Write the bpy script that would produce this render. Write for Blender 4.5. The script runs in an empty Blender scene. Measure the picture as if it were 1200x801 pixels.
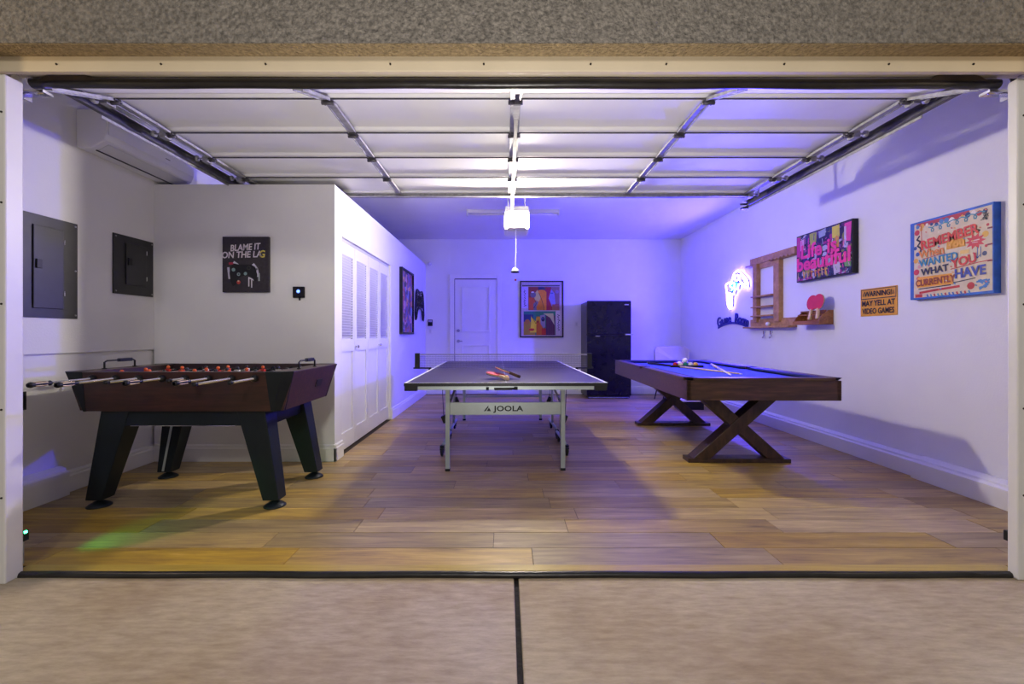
import bpy, bmesh, math, random
from mathutils import Vector, Matrix, Euler
random.seed(7)
PI = math.pi
SC = bpy.context.scene
COL = SC.collection

# ------------------------------------------------------------------ camera
H = 1.12
cam_d = bpy.data.cameras.new('camera'); cam = bpy.data.objects.new('camera', cam_d); COL.objects.link(cam)
cam.location = (0, 0, H); cam.rotation_euler = (PI/2, 0, 0)
cam_d.sensor_width = 36; cam_d.lens = 520/1200*36
cam_d.shift_x = 7/1200; cam_d.shift_y = -8.5/1200; cam_d.clip_start = .02
SC.camera = cam
# ------------------------------------------------------------------ world, exposure
w = bpy.data.worlds.new('world'); SC.world = w; w.use_nodes = True
nt = w.node_tree; bg = nt.nodes['Background']
tc = nt.nodes.new('ShaderNodeTexCoord'); sx = nt.nodes.new('ShaderNodeSeparateXYZ'); rp = nt.nodes.new('ShaderNodeValToRGB')
nt.links.new(tc.outputs['Generated'], sx.inputs[0]); nt.links.new(sx.outputs['Z'], rp.inputs[0]); nt.links.new(rp.outputs[0], bg.inputs[0])
rp.color_ramp.elements[0].color = (.72, .66, .60, 1); rp.color_ramp.elements[1].color = (.42, .47, .58, 1)
rp.color_ramp.elements[0].position = .0; rp.color_ramp.elements[1].position = .8
bg.inputs[1].default_value = .40
SC.view_settings.view_transform = 'Standard'; SC.view_settings.look = 'None'
SC.view_settings.gamma = 1; SC.view_settings.use_curve_mapping = False
SC.view_settings.exposure = 0.22
LAMP_STRENGTH = 560
NEON_STRENGTH = 80
# exterior lights: sconces beside the opening, plus an added fill behind the camera
def point(name, loc, col, p, r=.05, kind='POINT'):
    d = bpy.data.lights.new(name, kind); d.color = col; d.energy = p
    if kind == 'POINT': d.shadow_soft_size = r
    o = bpy.data.objects.new(name, d); COL.objects.link(o); o.location = loc; return o
point('sconce_light', (-3.1, 1.45, 2.15), (1, .72, .40), 22, .06)
point('sconce_light', (3.15, 1.45, 2.15), (1, .72, .42), 14, .06)
out_l = point('outside_fill', (0.2, -3.2, 3.6), (1, .93, .84), 330, .35)  # unseen soft flood added high behind the camera to lift driveway and opening

# unseen fill spot added low on the driveway to brighten the raised door's underside
fill_l = point('door_fill', (0.0, .85, .22), (1, .96, .92), 150, .25, 'SPOT')
fill_l.data.spot_size = 1.75; fill_l.data.spot_blend = 1.0; fill_l.data.shadow_soft_size = .25
fill_l.rotation_euler = Vector((0, 1.9, 2.27)).to_track_quat('-Z', 'Y').to_euler()
# the forward glow of the neon sign on the right wall
ng = point('neon_glow', (3.22, 6.40, 1.79), (.05, .032, 1.0), 520, .04, 'SPOT')
ng.data.spot_size = 3.05; ng.data.spot_blend = .35; ng.data.shadow_soft_size = .06
ng.rotation_euler = Vector((-1, 0, 0)).to_track_quat('-Z', 'Y').to_euler()

# ------------------------------------------------------------------ materials
def lin(h):
    h = h.lstrip('#'); r = [int(h[i:i+2], 16)/255 for i in (0, 2, 4)]
    return tuple((c/12.92 if c <= .04045 else ((c+.055)/1.055)**2.4) for c in r)
MATS = {}
def mat(name, col, rough=.5, metal=0, var=.06, scale=12, bump=0, bscale=60, emit=None, es=0, spec=.5, coat=0, stretch=None):
    if name in MATS: return MATS[name]
    m = bpy.data.materials.new(name); m.use_nodes = True; MATS[name] = m
    t = m.node_tree; b = t.nodes['Principled BSDF']
    if isinstance(col, str): col = lin(col)
    co = t.nodes.new('ShaderNodeTexCoord'); src = co.outputs['Object']
    if stretch:
        mp = t.nodes.new('ShaderNodeMapping'); mp.inputs['Scale'].default_value = stretch
        t.links.new(src, mp.inputs[0]); src = mp.outputs[0]
    n = t.nodes.new('ShaderNodeTexNoise'); n.inputs['Scale'].default_value = scale; n.inputs['Detail'].default_value = 4
    t.links.new(src, n.inputs['Vector'])
    r = t.nodes.new('ShaderNodeValToRGB')
    r.color_ramp.elements[0].position = .3; r.color_ramp.elements[1].position = .7
    r.color_ramp.elements[0].color = tuple(c*(1-var) for c in col)+(1,)
    r.color_ramp.elements[1].color = tuple(min(1, c*(1+var)) for c in col)+(1,)
    t.links.new(n.outputs['Fac'], r.inputs[0]); t.links.new(r.outputs[0], b.inputs['Base Color'])
    b.inputs['Roughness'].default_value = rough; b.inputs['Metallic'].default_value = metal
    b.inputs['Specular IOR Level'].default_value = spec; b.inputs['Coat Weight'].default_value = coat
    if bump:
        n2 = t.nodes.new('ShaderNodeTexNoise'); n2.inputs['Scale'].default_value = bscale; n2.inputs['Detail'].default_value = 5
        bp = t.nodes.new('ShaderNodeBump'); bp.inputs['Strength'].default_value = bump; bp.inputs['Distance'].default_value = .03 if 'stucco' in name else .01
        t.links.new(src, n2.inputs['Vector']); t.links.new(n2.outputs['Fac'], bp.inputs['Height']); t.links.new(bp.outputs[0], b.inputs['Normal'])
    if emit:
        b.inputs['Emission Color'].default_value = (lin(emit) if isinstance(emit, str) else emit)+(1,)
        b.inputs['Emission Strength'].default_value = es
    return m
def wood(name, stops, rough=.45, scale=(3, 30, 30), nscale=1.5, rand=False, bump=.15, hsv=0, coat=0):
    m = bpy.data.materials.new(name); m.use_nodes = True; MATS[name] = m
    t = m.node_tree; b = t.nodes['Principled BSDF']
    co = t.nodes.new('ShaderNodeTexCoord'); mp = t.nodes.new('ShaderNodeMapping'); mp.inputs['Scale'].default_value = scale
    src = co.outputs['Object']
    oi = t.nodes.new('ShaderNodeObjectInfo')
    if rand:
        ad = t.nodes.new('ShaderNodeVectorMath'); ad.operation = 'ADD'
        mu = t.nodes.new('ShaderNodeVectorMath'); mu.operation = 'SCALE'; mu.inputs['Scale'].default_value = 37
        cx = t.nodes.new('ShaderNodeCombineXYZ')
        t.links.new(oi.outputs['Random'], cx.inputs[0]); t.links.new(oi.outputs['Random'], cx.inputs[1])
        t.links.new(cx.outputs[0], mu.inputs[0]); t.links.new(src, ad.inputs[0]); t.links.new(mu.outputs[0], ad.inputs[1]); src = ad.outputs[0]
    t.links.new(src, mp.inputs[0])
    n = t.nodes.new('ShaderNodeTexNoise'); n.inputs['Scale'].default_value = nscale; n.inputs['Detail'].default_value = 8; n.inputs['Roughness'].default_value = .65
    n.inputs['Distortion'].default_value = .6
    t.links.new(mp.outputs[0], n.inputs['Vector'])
    r = t.nodes.new('ShaderNodeValToRGB'); t.links.new(n.outputs['Fac'], r.inputs[0])
    e = r.color_ramp.elements
    for i, (p, c) in enumerate(stops):
        if i < 2: q = e[i]; q.position = p
        else: q = e.new(p)
        q.color = lin(c)+(1,)
    out = r.outputs[0]
    if rand:
        hs = t.nodes.new('ShaderNodeHueSaturation')
        mr = t.nodes.new('ShaderNodeMapRange'); mr.inputs['To Min'].default_value = 1-hsv; mr.inputs['To Max'].default_value = 1+hsv
        t.links.new(oi.outputs['Random'], mr.inputs['Value']); t.links.new(mr.outputs[0], hs.inputs['Value'])
        ml = t.nodes.new('ShaderNodeMath'); ml.operation = 'MULTIPLY'; ml.inputs[1].default_value = 13.7
        fr = t.nodes.new('ShaderNodeMath'); fr.operation = 'FRACT'; mr2 = t.nodes.new('ShaderNodeMapRange')
        mr2.inputs['To Min'].default_value = .75; mr2.inputs['To Max'].default_value = 1.15
        t.links.new(oi.outputs['Random'], ml.inputs[0]); t.links.new(ml.outputs[0], fr.inputs[0]); t.links.new(fr.outputs[0], mr2.inputs['Value'])
        t.links.new(mr2.outputs[0], hs.inputs['Saturation'])
        t.links.new(out, hs.inputs['Color']); out = hs.outputs[0]
    t.links.new(out, b.inputs['Base Color']); b.inputs['Roughness'].default_value = rough; b.inputs['Coat Weight'].default_value = coat
    bp = t.nodes.new('ShaderNodeBump'); bp.inputs['Strength'].default_value = bump; bp.inputs['Distance'].default_value = .004
    t.links.new(n.outputs['Fac'], bp.inputs['Height']); t.links.new(bp.outputs[0], b.inputs['Normal'])
    return m
WALL = mat('wall_paint', (.78, .775, .77), .6, var=.02, scale=3, bump=.12, bscale=90)
WALL_L = mat('wall_paint_low', (.74, .735, .73), .6, var=.03, scale=3, bump=.12, bscale=60)
CEIL = mat('ceiling_paint', (.76, .755, .76), .7, var=.02, scale=3, bump=.1, bscale=80)
TRIM = mat('trim_paint', (.80, .795, .785), .4, var=.02, scale=6)
DOORW = mat('door_paint', (.80, .80, .79), .38, var=.015, scale=5)
SLATW = mat('slat_paint', (.82, .82, .81), .4, var=.01, scale=5)
JAMB = mat('jamb_paint', (.74, .73, .71), .42, var=.03, scale=5)
HEADW = mat('header_paint', (.60, .52, .38), .5, var=.05, scale=4, bump=.05)
SCREW = mat('screw_metal', '2a2522', .5, .6)
PANEL = mat('door_panel_paint', (.84, .84, .85), .55, var=.03, scale=3, bump=.05, bscale=40)
STEEL = mat('galvanised_steel', (.36, .36, .38), .5, .5, var=.25, scale=25)
DSTEEL = mat('dark_steel', (.10, .095, .11), .45, .5, var=.3, scale=18)
RUBBER = mat('black_rubber', (.016, .015, .014), .32, var=.4, scale=9, bump=.3, bscale=14)
BROWNR = mat('brown_seal', (.06, .042, .028), .5, var=.3, scale=9)
STUCCO = mat('stucco', (.21, .19, .165), .9, var=.45, scale=70, bump=1.0, bscale=52)
STUCCO2 = mat('stucco_soffit_lit', (.36, .27, .15), .9, var=.3, scale=60, bump=1.0, bscale=80)  # stucco copy with the soffit's warm bounce light put into its colour
CONC = None
PLANK = wood('plank_oak', [(.25, '#6c5534'), (.75, '#cdb075'), (.42, '#9a7f4d'), (.58, '#b39652')], .42, (1.3, 13, 13), 1.6, True, .12, .22)
NOSE = wood('nosing_wood', [(.3, '#a48a3a'), (.7, '#c2a84e')], .35, (2, 30, 30))
DARKWOOD = wood('walnut_wood', [(.3, '#2c1a12'), (.7, '#5c3b2a'), (.5, '#432a1d')], .42, (2.2, 26, 26), 1.6)
DARKWOODV = wood('walnut_beam', [(.3, '#22160f'), (.7, '#4c3325'), (.5, '#38251a')], .45, (14, 14, 3.5), 1.6)
FOOSWOOD = wood('mahogany_laminate', [(.3, '#241410'), (.7, '#49281f'), (.5, '#371d17')], .42, (2.2, 24, 24), 1.5, coat=.15)
OAKRACK = wood('rack_wood', [(.3, '#8f6a40'), (.7, '#c79c68'), (.5, '#ad8250')], .5, (10, 10, 10), 1.2)
SHELFW = wood('shelf_walnut', [(.3, '#6a3c1a'), (.7, '#b0723a'), (.5, '#8a5628')], .35, (3, 30, 30), 1.2)
BLACK = mat('black_plastic', (.009, .010, .012), .4, var=.2, spec=.35)
BLACKM = mat('black_laminate', (.007, .012, .016), .42, var=.2, scale=6, spec=.3)
BLACKG = mat('black_gloss', (.008, .007, .009), .16, var=.2, spec=.28)
PANELK = mat('charcoal_metal', (.032, .032, .033), .42, .2, var=.1)
CHROME = mat('chrome', (.7, .7, .72), .18, 1, var=.03)
SILVER = mat('silver_paint', (.40, .46, .47), .38, .3, var=.05)
TTOP = mat('table_tennis_blue', (.050, .040, .046), .38, var=.08, scale=8)
WHITE = mat('white_line', (.8, .8, .8), .5, var=.02)
NETM = mat('net_cord', (.05, .05, .055), .8)
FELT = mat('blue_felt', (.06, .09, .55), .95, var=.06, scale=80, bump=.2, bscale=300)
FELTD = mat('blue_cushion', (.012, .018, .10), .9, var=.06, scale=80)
PLASTICW = mat('white_plastic', (.74, .73, .72), .32, var=.01)
PLASTICW2 = mat('white_plastic_shade', (.60, .60, .60), .4, var=.01)
FIELD = mat('playfield_green', (.02, .12, .05), .4, var=.05)
FABRIC = mat('beige_fabric', (.50, .46, .42), .9, var=.08, scale=90, bump=.3, bscale=300)
RED = mat('red_plastic', (.55, .03, .015), .35, var=.05)
REDR = mat('red_rubber', (.60, .02, .045), .5, var=.05)
ORANGE = mat('orange_plastic', (.75, .12, .02), .35, var=.05)
LWOOD = wood('light_wood', [(.3, '#c9a878'), (.7, '#e2c79a')], .35, (2, 40, 40), 1.2)
TIPW = wood('maple_wood', [(.3, '#d8c9b4'), (.7, '#efe3d0')], .3, (2, 40, 40), 1.2)

# stucco with stronger cells
# concrete
def concrete():
    m = bpy.data.materials.new('concrete'); m.use_nodes = True; t = m.node_tree; b = t.nodes['Principled BSDF']
    co = t.nodes.new('ShaderNodeTexCoord')
    mp = t.nodes.new('ShaderNodeMapping'); mp.inputs['Scale'].default_value = (1, 4, 1); t.links.new(co.outputs['Object'], mp.inputs[0])
    a = t.nodes.new('ShaderNodeTexNoise'); a.inputs['Scale'].default_value = 9; a.inputs['Detail'].default_value = 10; a.inputs['Roughness'].default_value = .7
    c = t.nodes.new('ShaderNodeTexNoise'); c.inputs['Scale'].default_value = 1.1; c.inputs['Detail'].default_value = 6
    t.links.new(mp.outputs[0], a.inputs[0]); t.links.new(co.outputs['Object'], c.inputs[0])
    r = t.nodes.new('ShaderNodeValToRGB'); r.color_ramp.elements[0].position = .3; r.color_ramp.elements[1].position = .7
    r.color_ramp.elements[0].color = lin('#aa9b84')+(1,); r.color_ramp.elements[1].color = lin('#d0c2a8')+(1,)
    r2 = t.nodes.new('ShaderNodeValToRGB'); r2.color_ramp.elements[0].position = .35; r2.color_ramp.elements[1].position = .65
    r2.color_ramp.elements[0].color = lin('#dcd0c0')+(1,); r2.color_ramp.elements[1].color = (1, 1, 1, 1)
    mx = t.nodes.new('ShaderNodeMix'); mx.data_type = 'RGBA'; mx.blend_type = 'MULTIPLY'; mx.inputs[0].default_value = .9
    t.links.new(a.outputs['Fac'], r.inputs[0]); t.links.new(c.outputs['Fac'], r2.inputs[0])
    t.links.new(r.outputs[0], mx.inputs[6]); t.links.new(r2.outputs[0], mx.inputs[7]); t.links.new(mx.outputs[2], b.inputs['Base Color'])
    b.inputs['Roughness'].default_value = .8
    bp = t.nodes.new('ShaderNodeBump'); bp.inputs['Strength'].default_value = .35; bp.inputs['Distance'].default_value = .01
    t.links.new(a.outputs['Fac'], bp.inputs['Height']); t.links.new(bp.outputs[0], b.inputs['Normal'])
    return m
CONC = concrete()
def flat(hexc, rough=.5):
    return mat('print_'+hexc.lstrip('#'), hexc, rough, var=.07, scale=30)
def splatter(name, cols, scale=16, warp=6):
    m = bpy.data.materials.new(name); m.use_nodes = True; t = m.node_tree; b = t.nodes['Principled BSDF']
    co = t.nodes.new('ShaderNodeTexCoord'); n = t.nodes.new('ShaderNodeTexNoise'); n.inputs['Scale'].default_value = warp
    mx = t.nodes.new('ShaderNodeMix'); mx.data_type = 'VECTOR'; mx.inputs[0].default_value = .12
    t.links.new(co.outputs['Object'], n.inputs[0]); t.links.new(co.outputs['Object'], mx.inputs[4]); t.links.new(n.outputs['Color'], mx.inputs[5])
    v = t.nodes.new('ShaderNodeTexVoronoi'); v.inputs['Scale'].default_value = scale; t.links.new(mx.outputs[1], v.inputs['Vector'])
    s = t.nodes.new('ShaderNodeSeparateColor'); t.links.new(v.outputs['Color'], s.inputs[0])
    r = t.nodes.new('ShaderNodeValToRGB'); r.color_ramp.interpolation = 'CONSTANT'
    k = len(cols)
    for i, c in enumerate(cols):
        e = r.color_ramp.elements[i] if i < 2 else r.color_ramp.elements.new(i/k)
        e.position = i/k; e.color = lin(c)+(1,)
    t.links.new(s.outputs[0], r.inputs[0]); t.links.new(r.outputs[0], b.inputs['Base Color']); b.inputs['Roughness'].default_value = .45
    return m

# ------------------------------------------------------------------ mesh builder
class MB:
    def __init__(s): s.v = []; s.f = []; s.mi = []; s.m = 0; s.sm = []; s.smooth = False
    def add(s, vs, fs):
        o = len(s.v); s.v += [Vector(p) for p in vs]
        for f in fs: s.f.append([o+i for i in f]); s.mi.append(s.m); s.sm.append(s.smooth)
        return s
    def box(s, c, d, rot=None):
        x, y, z = d[0]/2, d[1]/2, d[2]/2
        P = [Vector(p) for p in [(-x,-y,-z),(x,-y,-z),(x,y,-z),(-x,y,-z),(-x,-y,z),(x,-y,z),(x,y,z),(-x,y,z)]]
        if rot is not None:
            M = rot if isinstance(rot, Matrix) else Euler(rot).to_matrix(); P = [M @ p for p in P]
        c = Vector(c); return s.add([p+c for p in P], BF)
    def bb(s, a, b): return s.box([(a[i]+b[i])/2 for i in range(3)], [abs(b[i]-a[i]) for i in range(3)])
    def loft(s, A, B, caps=True):
        n = len(A); fs = [[i, (i+1) % n, n+(i+1) % n, n+i] for i in range(n)]
        if caps: fs += [list(range(n))[::-1], [n+i for i in range(n)]]
        return s.add(list(A)+list(B), fs)
    def prism(s, pts, axis, a, b):
        def P(u, v, t): return {'x': (t, u, v), 'y': (u, t, v), 'z': (u, v, t)}[axis]
        return s.loft([P(u, v, a) for u, v in pts], [P(u, v, b) for u, v in pts])
    def tube(s, pts, r, n=10, caps=True, closed=False):
        pts = [Vector(p) for p in pts]; k = len(pts); rr = r if isinstance(r, (list, tuple)) else [r]*k
        V = []; up = None
        for i, p in enumerate(pts):
            a = pts[i-1] if (i or closed) else p; b = pts[(i+1) % k] if (i < k-1 or closed) else p
            t = (b-a).normalized()
            if up is None: up = t.orthogonal().normalized()
            up = (up - t*up.dot(t)); up = up.normalized() if up.length > 1e-6 else t.orthogonal().normalized()
            q = t.cross(up)
            for j in range(n):
                an = 2*PI*j/n; V.append(p+(up*math.cos(an)+q*math.sin(an))*rr[i])
        fs = []
        for i in range(k if closed else k-1):
            i2 = (i+1) % k
            for j in range(n): fs.append([i*n+j, i*n+(j+1) % n, i2*n+(j+1) % n, i2*n+j])
        if caps and not closed: fs += [list(range(n))[::-1], [(k-1)*n+j for j in range(n)]]
        o = s.smooth; s.smooth = n > 6; s.add(V, fs); s.smooth = o; return s
    def cyl(s, a, b, r, n=16, r2=None): return s.tube([a, b], [r, r if r2 is None else r2], n)
    def lathe(s, prof, c=(0, 0, 0), n=24, axis='z'):
        V = []; k = len(prof); c = Vector(c)
        for r, h in prof:
            for j in range(n):
                an = 2*PI*j/n; u, v = r*math.cos(an), r*math.sin(an)
                V.append(c+Vector({'z': (u, v, h), 'y': (u, h, v), 'x': (h, u, v)}[axis]))
        fs = [[i*n+j, i*n+(j+1) % n, (i+1)*n+(j+1) % n, (i+1)*n+j] for i in range(k-1) for j in range(n)]
        fs += [list(range(n))[::-1], [(k-1)*n+j for j in range(n)]]
        o = s.smooth; s.smooth = True; s.add(V, fs); s.smooth = o; return s
    def ball(s, c, r, n=16, m=10, sc=(1, 1, 1)):
        prof = [(max(1e-4, math.sin(PI*i/m))*1, -math.cos(PI*i/m)) for i in range(m+1)]
        V = []; c = Vector(c)
        for a, h in prof:
            for j in range(n):
                an = 2*PI*j/n; V.append(c+Vector((a*math.cos(an)*r*sc[0], a*math.sin(an)*r*sc[1], h*r*sc[2])))
        fs = [[i*n+j, i*n+(j+1) % n, (i+1)*n+(j+1) % n, (i+1)*n+j] for i in range(m) for j in range(n)]
        o = s.smooth; s.smooth = True; s.add(V, fs); s.smooth = o; return s
    def poly(s, pts): return s.add(pts, [list(range(len(pts)))])
    def build(s, name, mats, parent=None, bevel=0, seg=2, off=None, label=None):
        me = bpy.data.meshes.new(name)
        V = s.v if off is None else [p-Vector(off) for p in s.v]
        me.from_pydata([tuple(p) for p in V], [], s.f)
        if not isinstance(mats, (list, tuple)): mats = [mats]
        for m in mats: me.materials.append(m)
        for p, i, q in zip(me.polygons, s.mi, s.sm): p.material_index = i; p.use_smooth = q
        bm = bmesh.new(); bm.from_mesh(me)
        if any(len(f) > 2 for f in s.f) and not getattr(s, 'open', False): bmesh.ops.recalc_face_normals(bm, faces=bm.faces)
        bm.to_mesh(me); bm.free()
        o = bpy.data.objects.new(name, me); COL.objects.link(o)
        if parent is not None: o.parent = parent
        if bevel:
            b = o.modifiers.new('bevel', 'BEVEL'); b.width = bevel; b.segments = seg; b.limit_method = 'ANGLE'; b.angle_limit = .7
        if label: o['label'] = label
        return o
BF = [[0,3,2,1],[4,5,6,7],[0,1,5,4],[1,2,6,5],[2,3,7,6],[3,0,4,7]]
def thing(name, label, cat, loc=(0, 0, 0), rz=0, group=None, rot=None):
    o = bpy.data.objects.new(name, None); COL.objects.link(o); o.location = loc
    o.rotation_euler = rot if rot else (0, 0, rz); o.empty_display_size = .1
    o['label'] = label; o['category'] = cat
    if group: o['group'] = group
    return o
def tag(o, label, cat, group=None):
    o['label'] = label; o['category'] = cat
    if group: o['group'] = group
    return o
LAB = {}
def struct(o, label, cat='structure'):
    o['kind'] = 'structure'; o['label'] = label; o['category'] = cat; return o
def sempty(name, label, cat, loc=(0, 0, 0), rz=0):
    o = bpy.data.objects.new(name, None); COL.objects.link(o); o.location = loc; o.rotation_euler = (0, 0, rz); return struct(o, label, cat)
def copytree(o, parent=None, depth=0):
    c = o.copy(); COL.objects.link(c)
    if parent is not None: c.parent = parent
    for ch in list(o.children): copytree(ch, c)
    return c
def text(name, s, size, mt, parent, loc, rot=(PI/2, 0, 0), ext=.001, sx=1, bold=0, shear=0, align='CENTER', spacing=1, label=None):
    cu = bpy.data.curves.new('txt', 'FONT'); cu.body = s; cu.size = size; cu.extrude = ext; cu.offset = bold; cu.shear = shear
    cu.align_x = align; cu.align_y = 'CENTER'; cu.space_character = spacing; cu.resolution_u = 3
    o = bpy.data.objects.new('txt', cu); COL.objects.link(o)
    bpy.context.view_layer.update()
    me = bpy.data.meshes.new_from_object(o.evaluated_get(bpy.context.evaluated_depsgraph_get()))
    bpy.data.objects.remove(o); bpy.data.curves.remove(cu)
    me.name = name; me.materials.clear(); me.materials.append(mt)
    q = bpy.data.objects.new(name, me); COL.objects.link(q); q.parent = parent; q.location = loc; q.rotation_euler = rot; q.scale = (sx, 1, 1)
    if label: q['label'] = label
    return q

# ================================================================== SETTING
FZ = 2.08            # sill line (inner edge of the opening)
BY = 8.38            # back wall
RX, LX = 3.30, -3.12  # right, left wall
PY, PX = 3.935, -1.52  # closet box front face, right face
CZ = 2.92; PZ = 2.452
struct(MB().bb((LX-.15, BY, 0), (RX+.15, BY+.15, CZ)).build('wall_back', WALL), 'white painted back wall behind the fridge', 'wall')
struct(MB().bb((RX, 2.14, 0), (RX+.15, BY, CZ)).build('wall_right', WALL), 'white painted right wall holding the signs and racks', 'wall')
m = MB().bb((LX-.15, 2.14, 0), (LX-.02, BY, .99)); m.bb((LX-.15, 2.14, .99), (LX, BY, CZ))
struct(m.build('wall_left', WALL), 'white painted left wall with a slight overhang at waist height', 'wall')
struct(MB().bb((LX, PY, 0), (PX-.12, PY+.12, PZ)).build('wall_closet_front', WALL), 'white partition wall facing the garage opening', 'wall')
m = MB()  # closet side wall with opening
oy0, oy1, oz = 4.11, 5.86, 2.035
m.bb((PX-.12, PY, 0), (PX, oy0, PZ)); m.bb((PX-.12, oy1, 0), (PX, BY, PZ)); m.bb((PX-.12, oy0, oz), (PX, oy1, PZ))
struct(m.build('wall_closet_side', WALL), 'white partition side wall around the louvered closet', 'wall')
struct(MB().bb((LX, PY+.02, PZ-.06), (PX-.002, BY, PZ)).build('ceiling_closet', CEIL), 'flat top of the closet partition', 'ceiling')
struct(MB().bb((LX-.15, 2.1, CZ), (RX+.15, BY+.15, CZ+.12)).build('ceiling', CEIL), 'white painted garage ceiling', 'ceiling')
struct(MB().bb((PX-.7, oy0-.05, 0), (PX-.6, oy1+.05, oz+.1)).build('wall_closet_back', WALL), 'inner back of the closet', 'wall')

# floor slab + planks
floor = struct(MB().bb((LX-.1, FZ+.02, -.12), (RX+.1, BY+.05, -.004)).build('floor', mat('underlay', (.05, .035, .02), .8)), 'light oak plank floor of the games garage', 'floor')
pw, PLN, gap = .18, 1.22, .0015
def plank_mesh(L):
    me = MB().bb((-L/2+gap, -pw/2+gap, -.009), (L/2-gap, pw/2-gap, 0))
    return me.build('plank', PLANK, floor, bevel=.0008, seg=1)
pm = plank_mesh(PLN); base_used = False; cache = {}
y = FZ+.075+pw/2; row = 0
while y < BY-.02:
    x0 = LX if y < PY else PX
    x = LX - random.uniform(.05, 1.15)
    while x < RX:
        a, b = max(x, x0), min(x+PLN, RX)
        if b-a > .04:
            L = b-a
            o = pm.copy() if abs(L-PLN) < .01 else None
            if o is None:
                key = round(L, 1) if False else None
                o = MB().bb((-L/2+gap, -pw/2+gap, -.009), (L/2-gap, pw/2-gap, 0)).build('plank', PLANK, floor)
            else:
                COL.objects.link(o)
            o.parent = floor; o.location = ((a+b)/2, y, random.uniform(-.0006, .0004))
        x += PLN
    y += pw; row += 1
bpy.data.objects.remove(pm)
struct(MB().bb((-2.32, FZ+.018, -.02), (2.42, FZ+.078, .004)).build('trim_1', NOSE, bevel=.004), 'yellowish wood nosing strip along the sill', 'trim')
struct(MB().tube([(-2.34+i*.235, FZ-.002+.003*math.sin(i*1.7), -.004) for i in range(21)], .017, 8).build('trim_2', RUBBER), 'black rubber threshold seal along the sill', 'trim')
# driveway
dr = sempty('driveway', 'pale concrete driveway apron in front of the garage', 'driveway', (0, 0, 0))
for a, b in ((-4.5, .037), (.058, 4.5)):
    MB().bb((a, -6, -.14), (b, FZ-.006, -.012)).build('concrete_slab', CONC, dr, bevel=.006)
MB().bb((.036, -6, -.14), (.059, FZ-.006, -.028)).build('expansion_joint', mat('joint_fibre', (.02, .016, .014), .9, var=.6, scale=20, bump=.8, bscale=40), dr)
# front wall / header / jambs
JL, JR = -2.272, 2.36
sfz = 2.374
m = MB(); m.bb((-4.5, 1.907, sfz), (4.5, 2.0, 4.2)); m.m = 1; m.bb((-4.5, 2.0, sfz), (4.5, 2.10, 4.2)); m.bb((-4.5, 1.911, sfz-.004), (4.5, 2.0, sfz))
m.m = 0; m.bb((-4.5, 1.907, 0), (JL-.05, 1.985, sfz)); m.bb((JR+.10, 1.907, 0), (4.5, 1.985, sfz))
m.m = 1
m.bb((-4.5, 1.9, sfz-.0002), (4.5, 2.0, sfz+.0001)) if False else None
struct(m.build('wall_front', [STUCCO, STUCCO2]), 'rough tan stucco header and wall around the garage opening', 'wall')
m = MB(); m.bb((JL-.055, 1.995, 2.303), (JR+.14, 2.02, sfz)); m.bb((LX, 2.02, 2.372), (RX, 2.10, sfz+.01)); m.bb((LX, 2.1, 2.364), (RX, 2.16, CZ))
hd = struct(m.build('trim_3', HEADW, bevel=.004), 'cream painted header board above the garage opening', 'trim')
for x in (-2.02, -1.55, -1.08, -.52, -.1, .38, .72, 1.25, 1.72, 2.1):
    MB().cyl((x, 1.997, 2.335), (x, 1.991, 2.335), .0045, 8).build('screw', SCREW, hd)
for nm, xa, xb, xr, lab in (('trim_4', JL-.055, JL, JL-.026, 'white left jamb board of the garage opening with dark screws'), ('trim_5', JR+.0, JR+.13, JR, 'white right jamb board of the garage opening with dark screws')):
    m = MB()
    if xr < 0:
        m.bb((xa-.2, 2.012, -.012), (xb, 2.09, 2.303)); m.bb((xa-.2, 1.99, -.012), (xb-.035, 2.012, 2.303)); m.bb((LX-.05, 2.09, 0), (xb-.06, 2.14, 2.36))
    else:
        m.bb((xa, 2.045, -.012), (xb+.1, 2.09, 2.303)); m.bb((xa+.045, 2.02, -.012), (xb+.1, 2.045, 2.303)); m.bb((xa+.10, 2.09, 0), (RX+.05, 2.14, 2.36))
    j = struct(m.build(nm, JAMB, bevel=.006), lab, 'trim')
    for z in (2.13, 1.72, 1.26, .78, .38):
        if xr < 0: MB().cyl((JL-.015, 2.013, z), (JL-.015, 2.008, z), .0045, 8).build('screw', SCREW, j)
        else: MB().cyl((xa+.025, 2.046, z), (xa+.025, 2.041, z), .0045, 8).build('screw', SCREW, j)
struct(MB().bb((LX-.15, 2.1, -.1), (LX-.02, 2.15, CZ)).build('wall_front_return', WALL), 'inner return beside the left jamb', 'wall')

# baseboards
def bboard(name, prof, axis, a, b, lab, mt=TRIM): return struct(MB().prism(prof, axis, a, b).build(name, mt, bevel=.002, seg=1), lab, 'baseboard')
# prof in (other, z)
def prx(x0, d, h): return [(x0, 0), (x0-d, 0), (x0-d, h-.035), (x0-d*.72, h-.028), (x0-d*.72, h-.012), (x0-d*.35, h), (x0, h)]
def mk(name, f, lab): return struct(f.build(name, TRIM, bevel=.002, seg=1), lab, 'baseboard')
m = MB(); P = prx(RX, .085, .155); m.loft([(u, 3.49, v) for u, v in P], [(u, BY, v) for u, v in P])
mk('baseboard_right', m, 'white stepped baseboard along the right wall')
m = MB(); P = prx(RX, .12, .165); m.loft([(u, 2.14, v) for u, v in P], [(u, 3.49, v) for u, v in P])
mk('baseboard_right_front', m, 'thicker white baseboard near the opening on the right wall')
P = prx(0, .028, .15)
m = MB(); m.loft([(LX-.02-u, 3.11, v) for u, v in prx(0, .035, .15)], [(LX-.02-u, PY, v) for u, v in prx(0, .035, .15)])
mk('baseboard_left', m, 'white baseboard along the left wall beside the foosball table')
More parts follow.
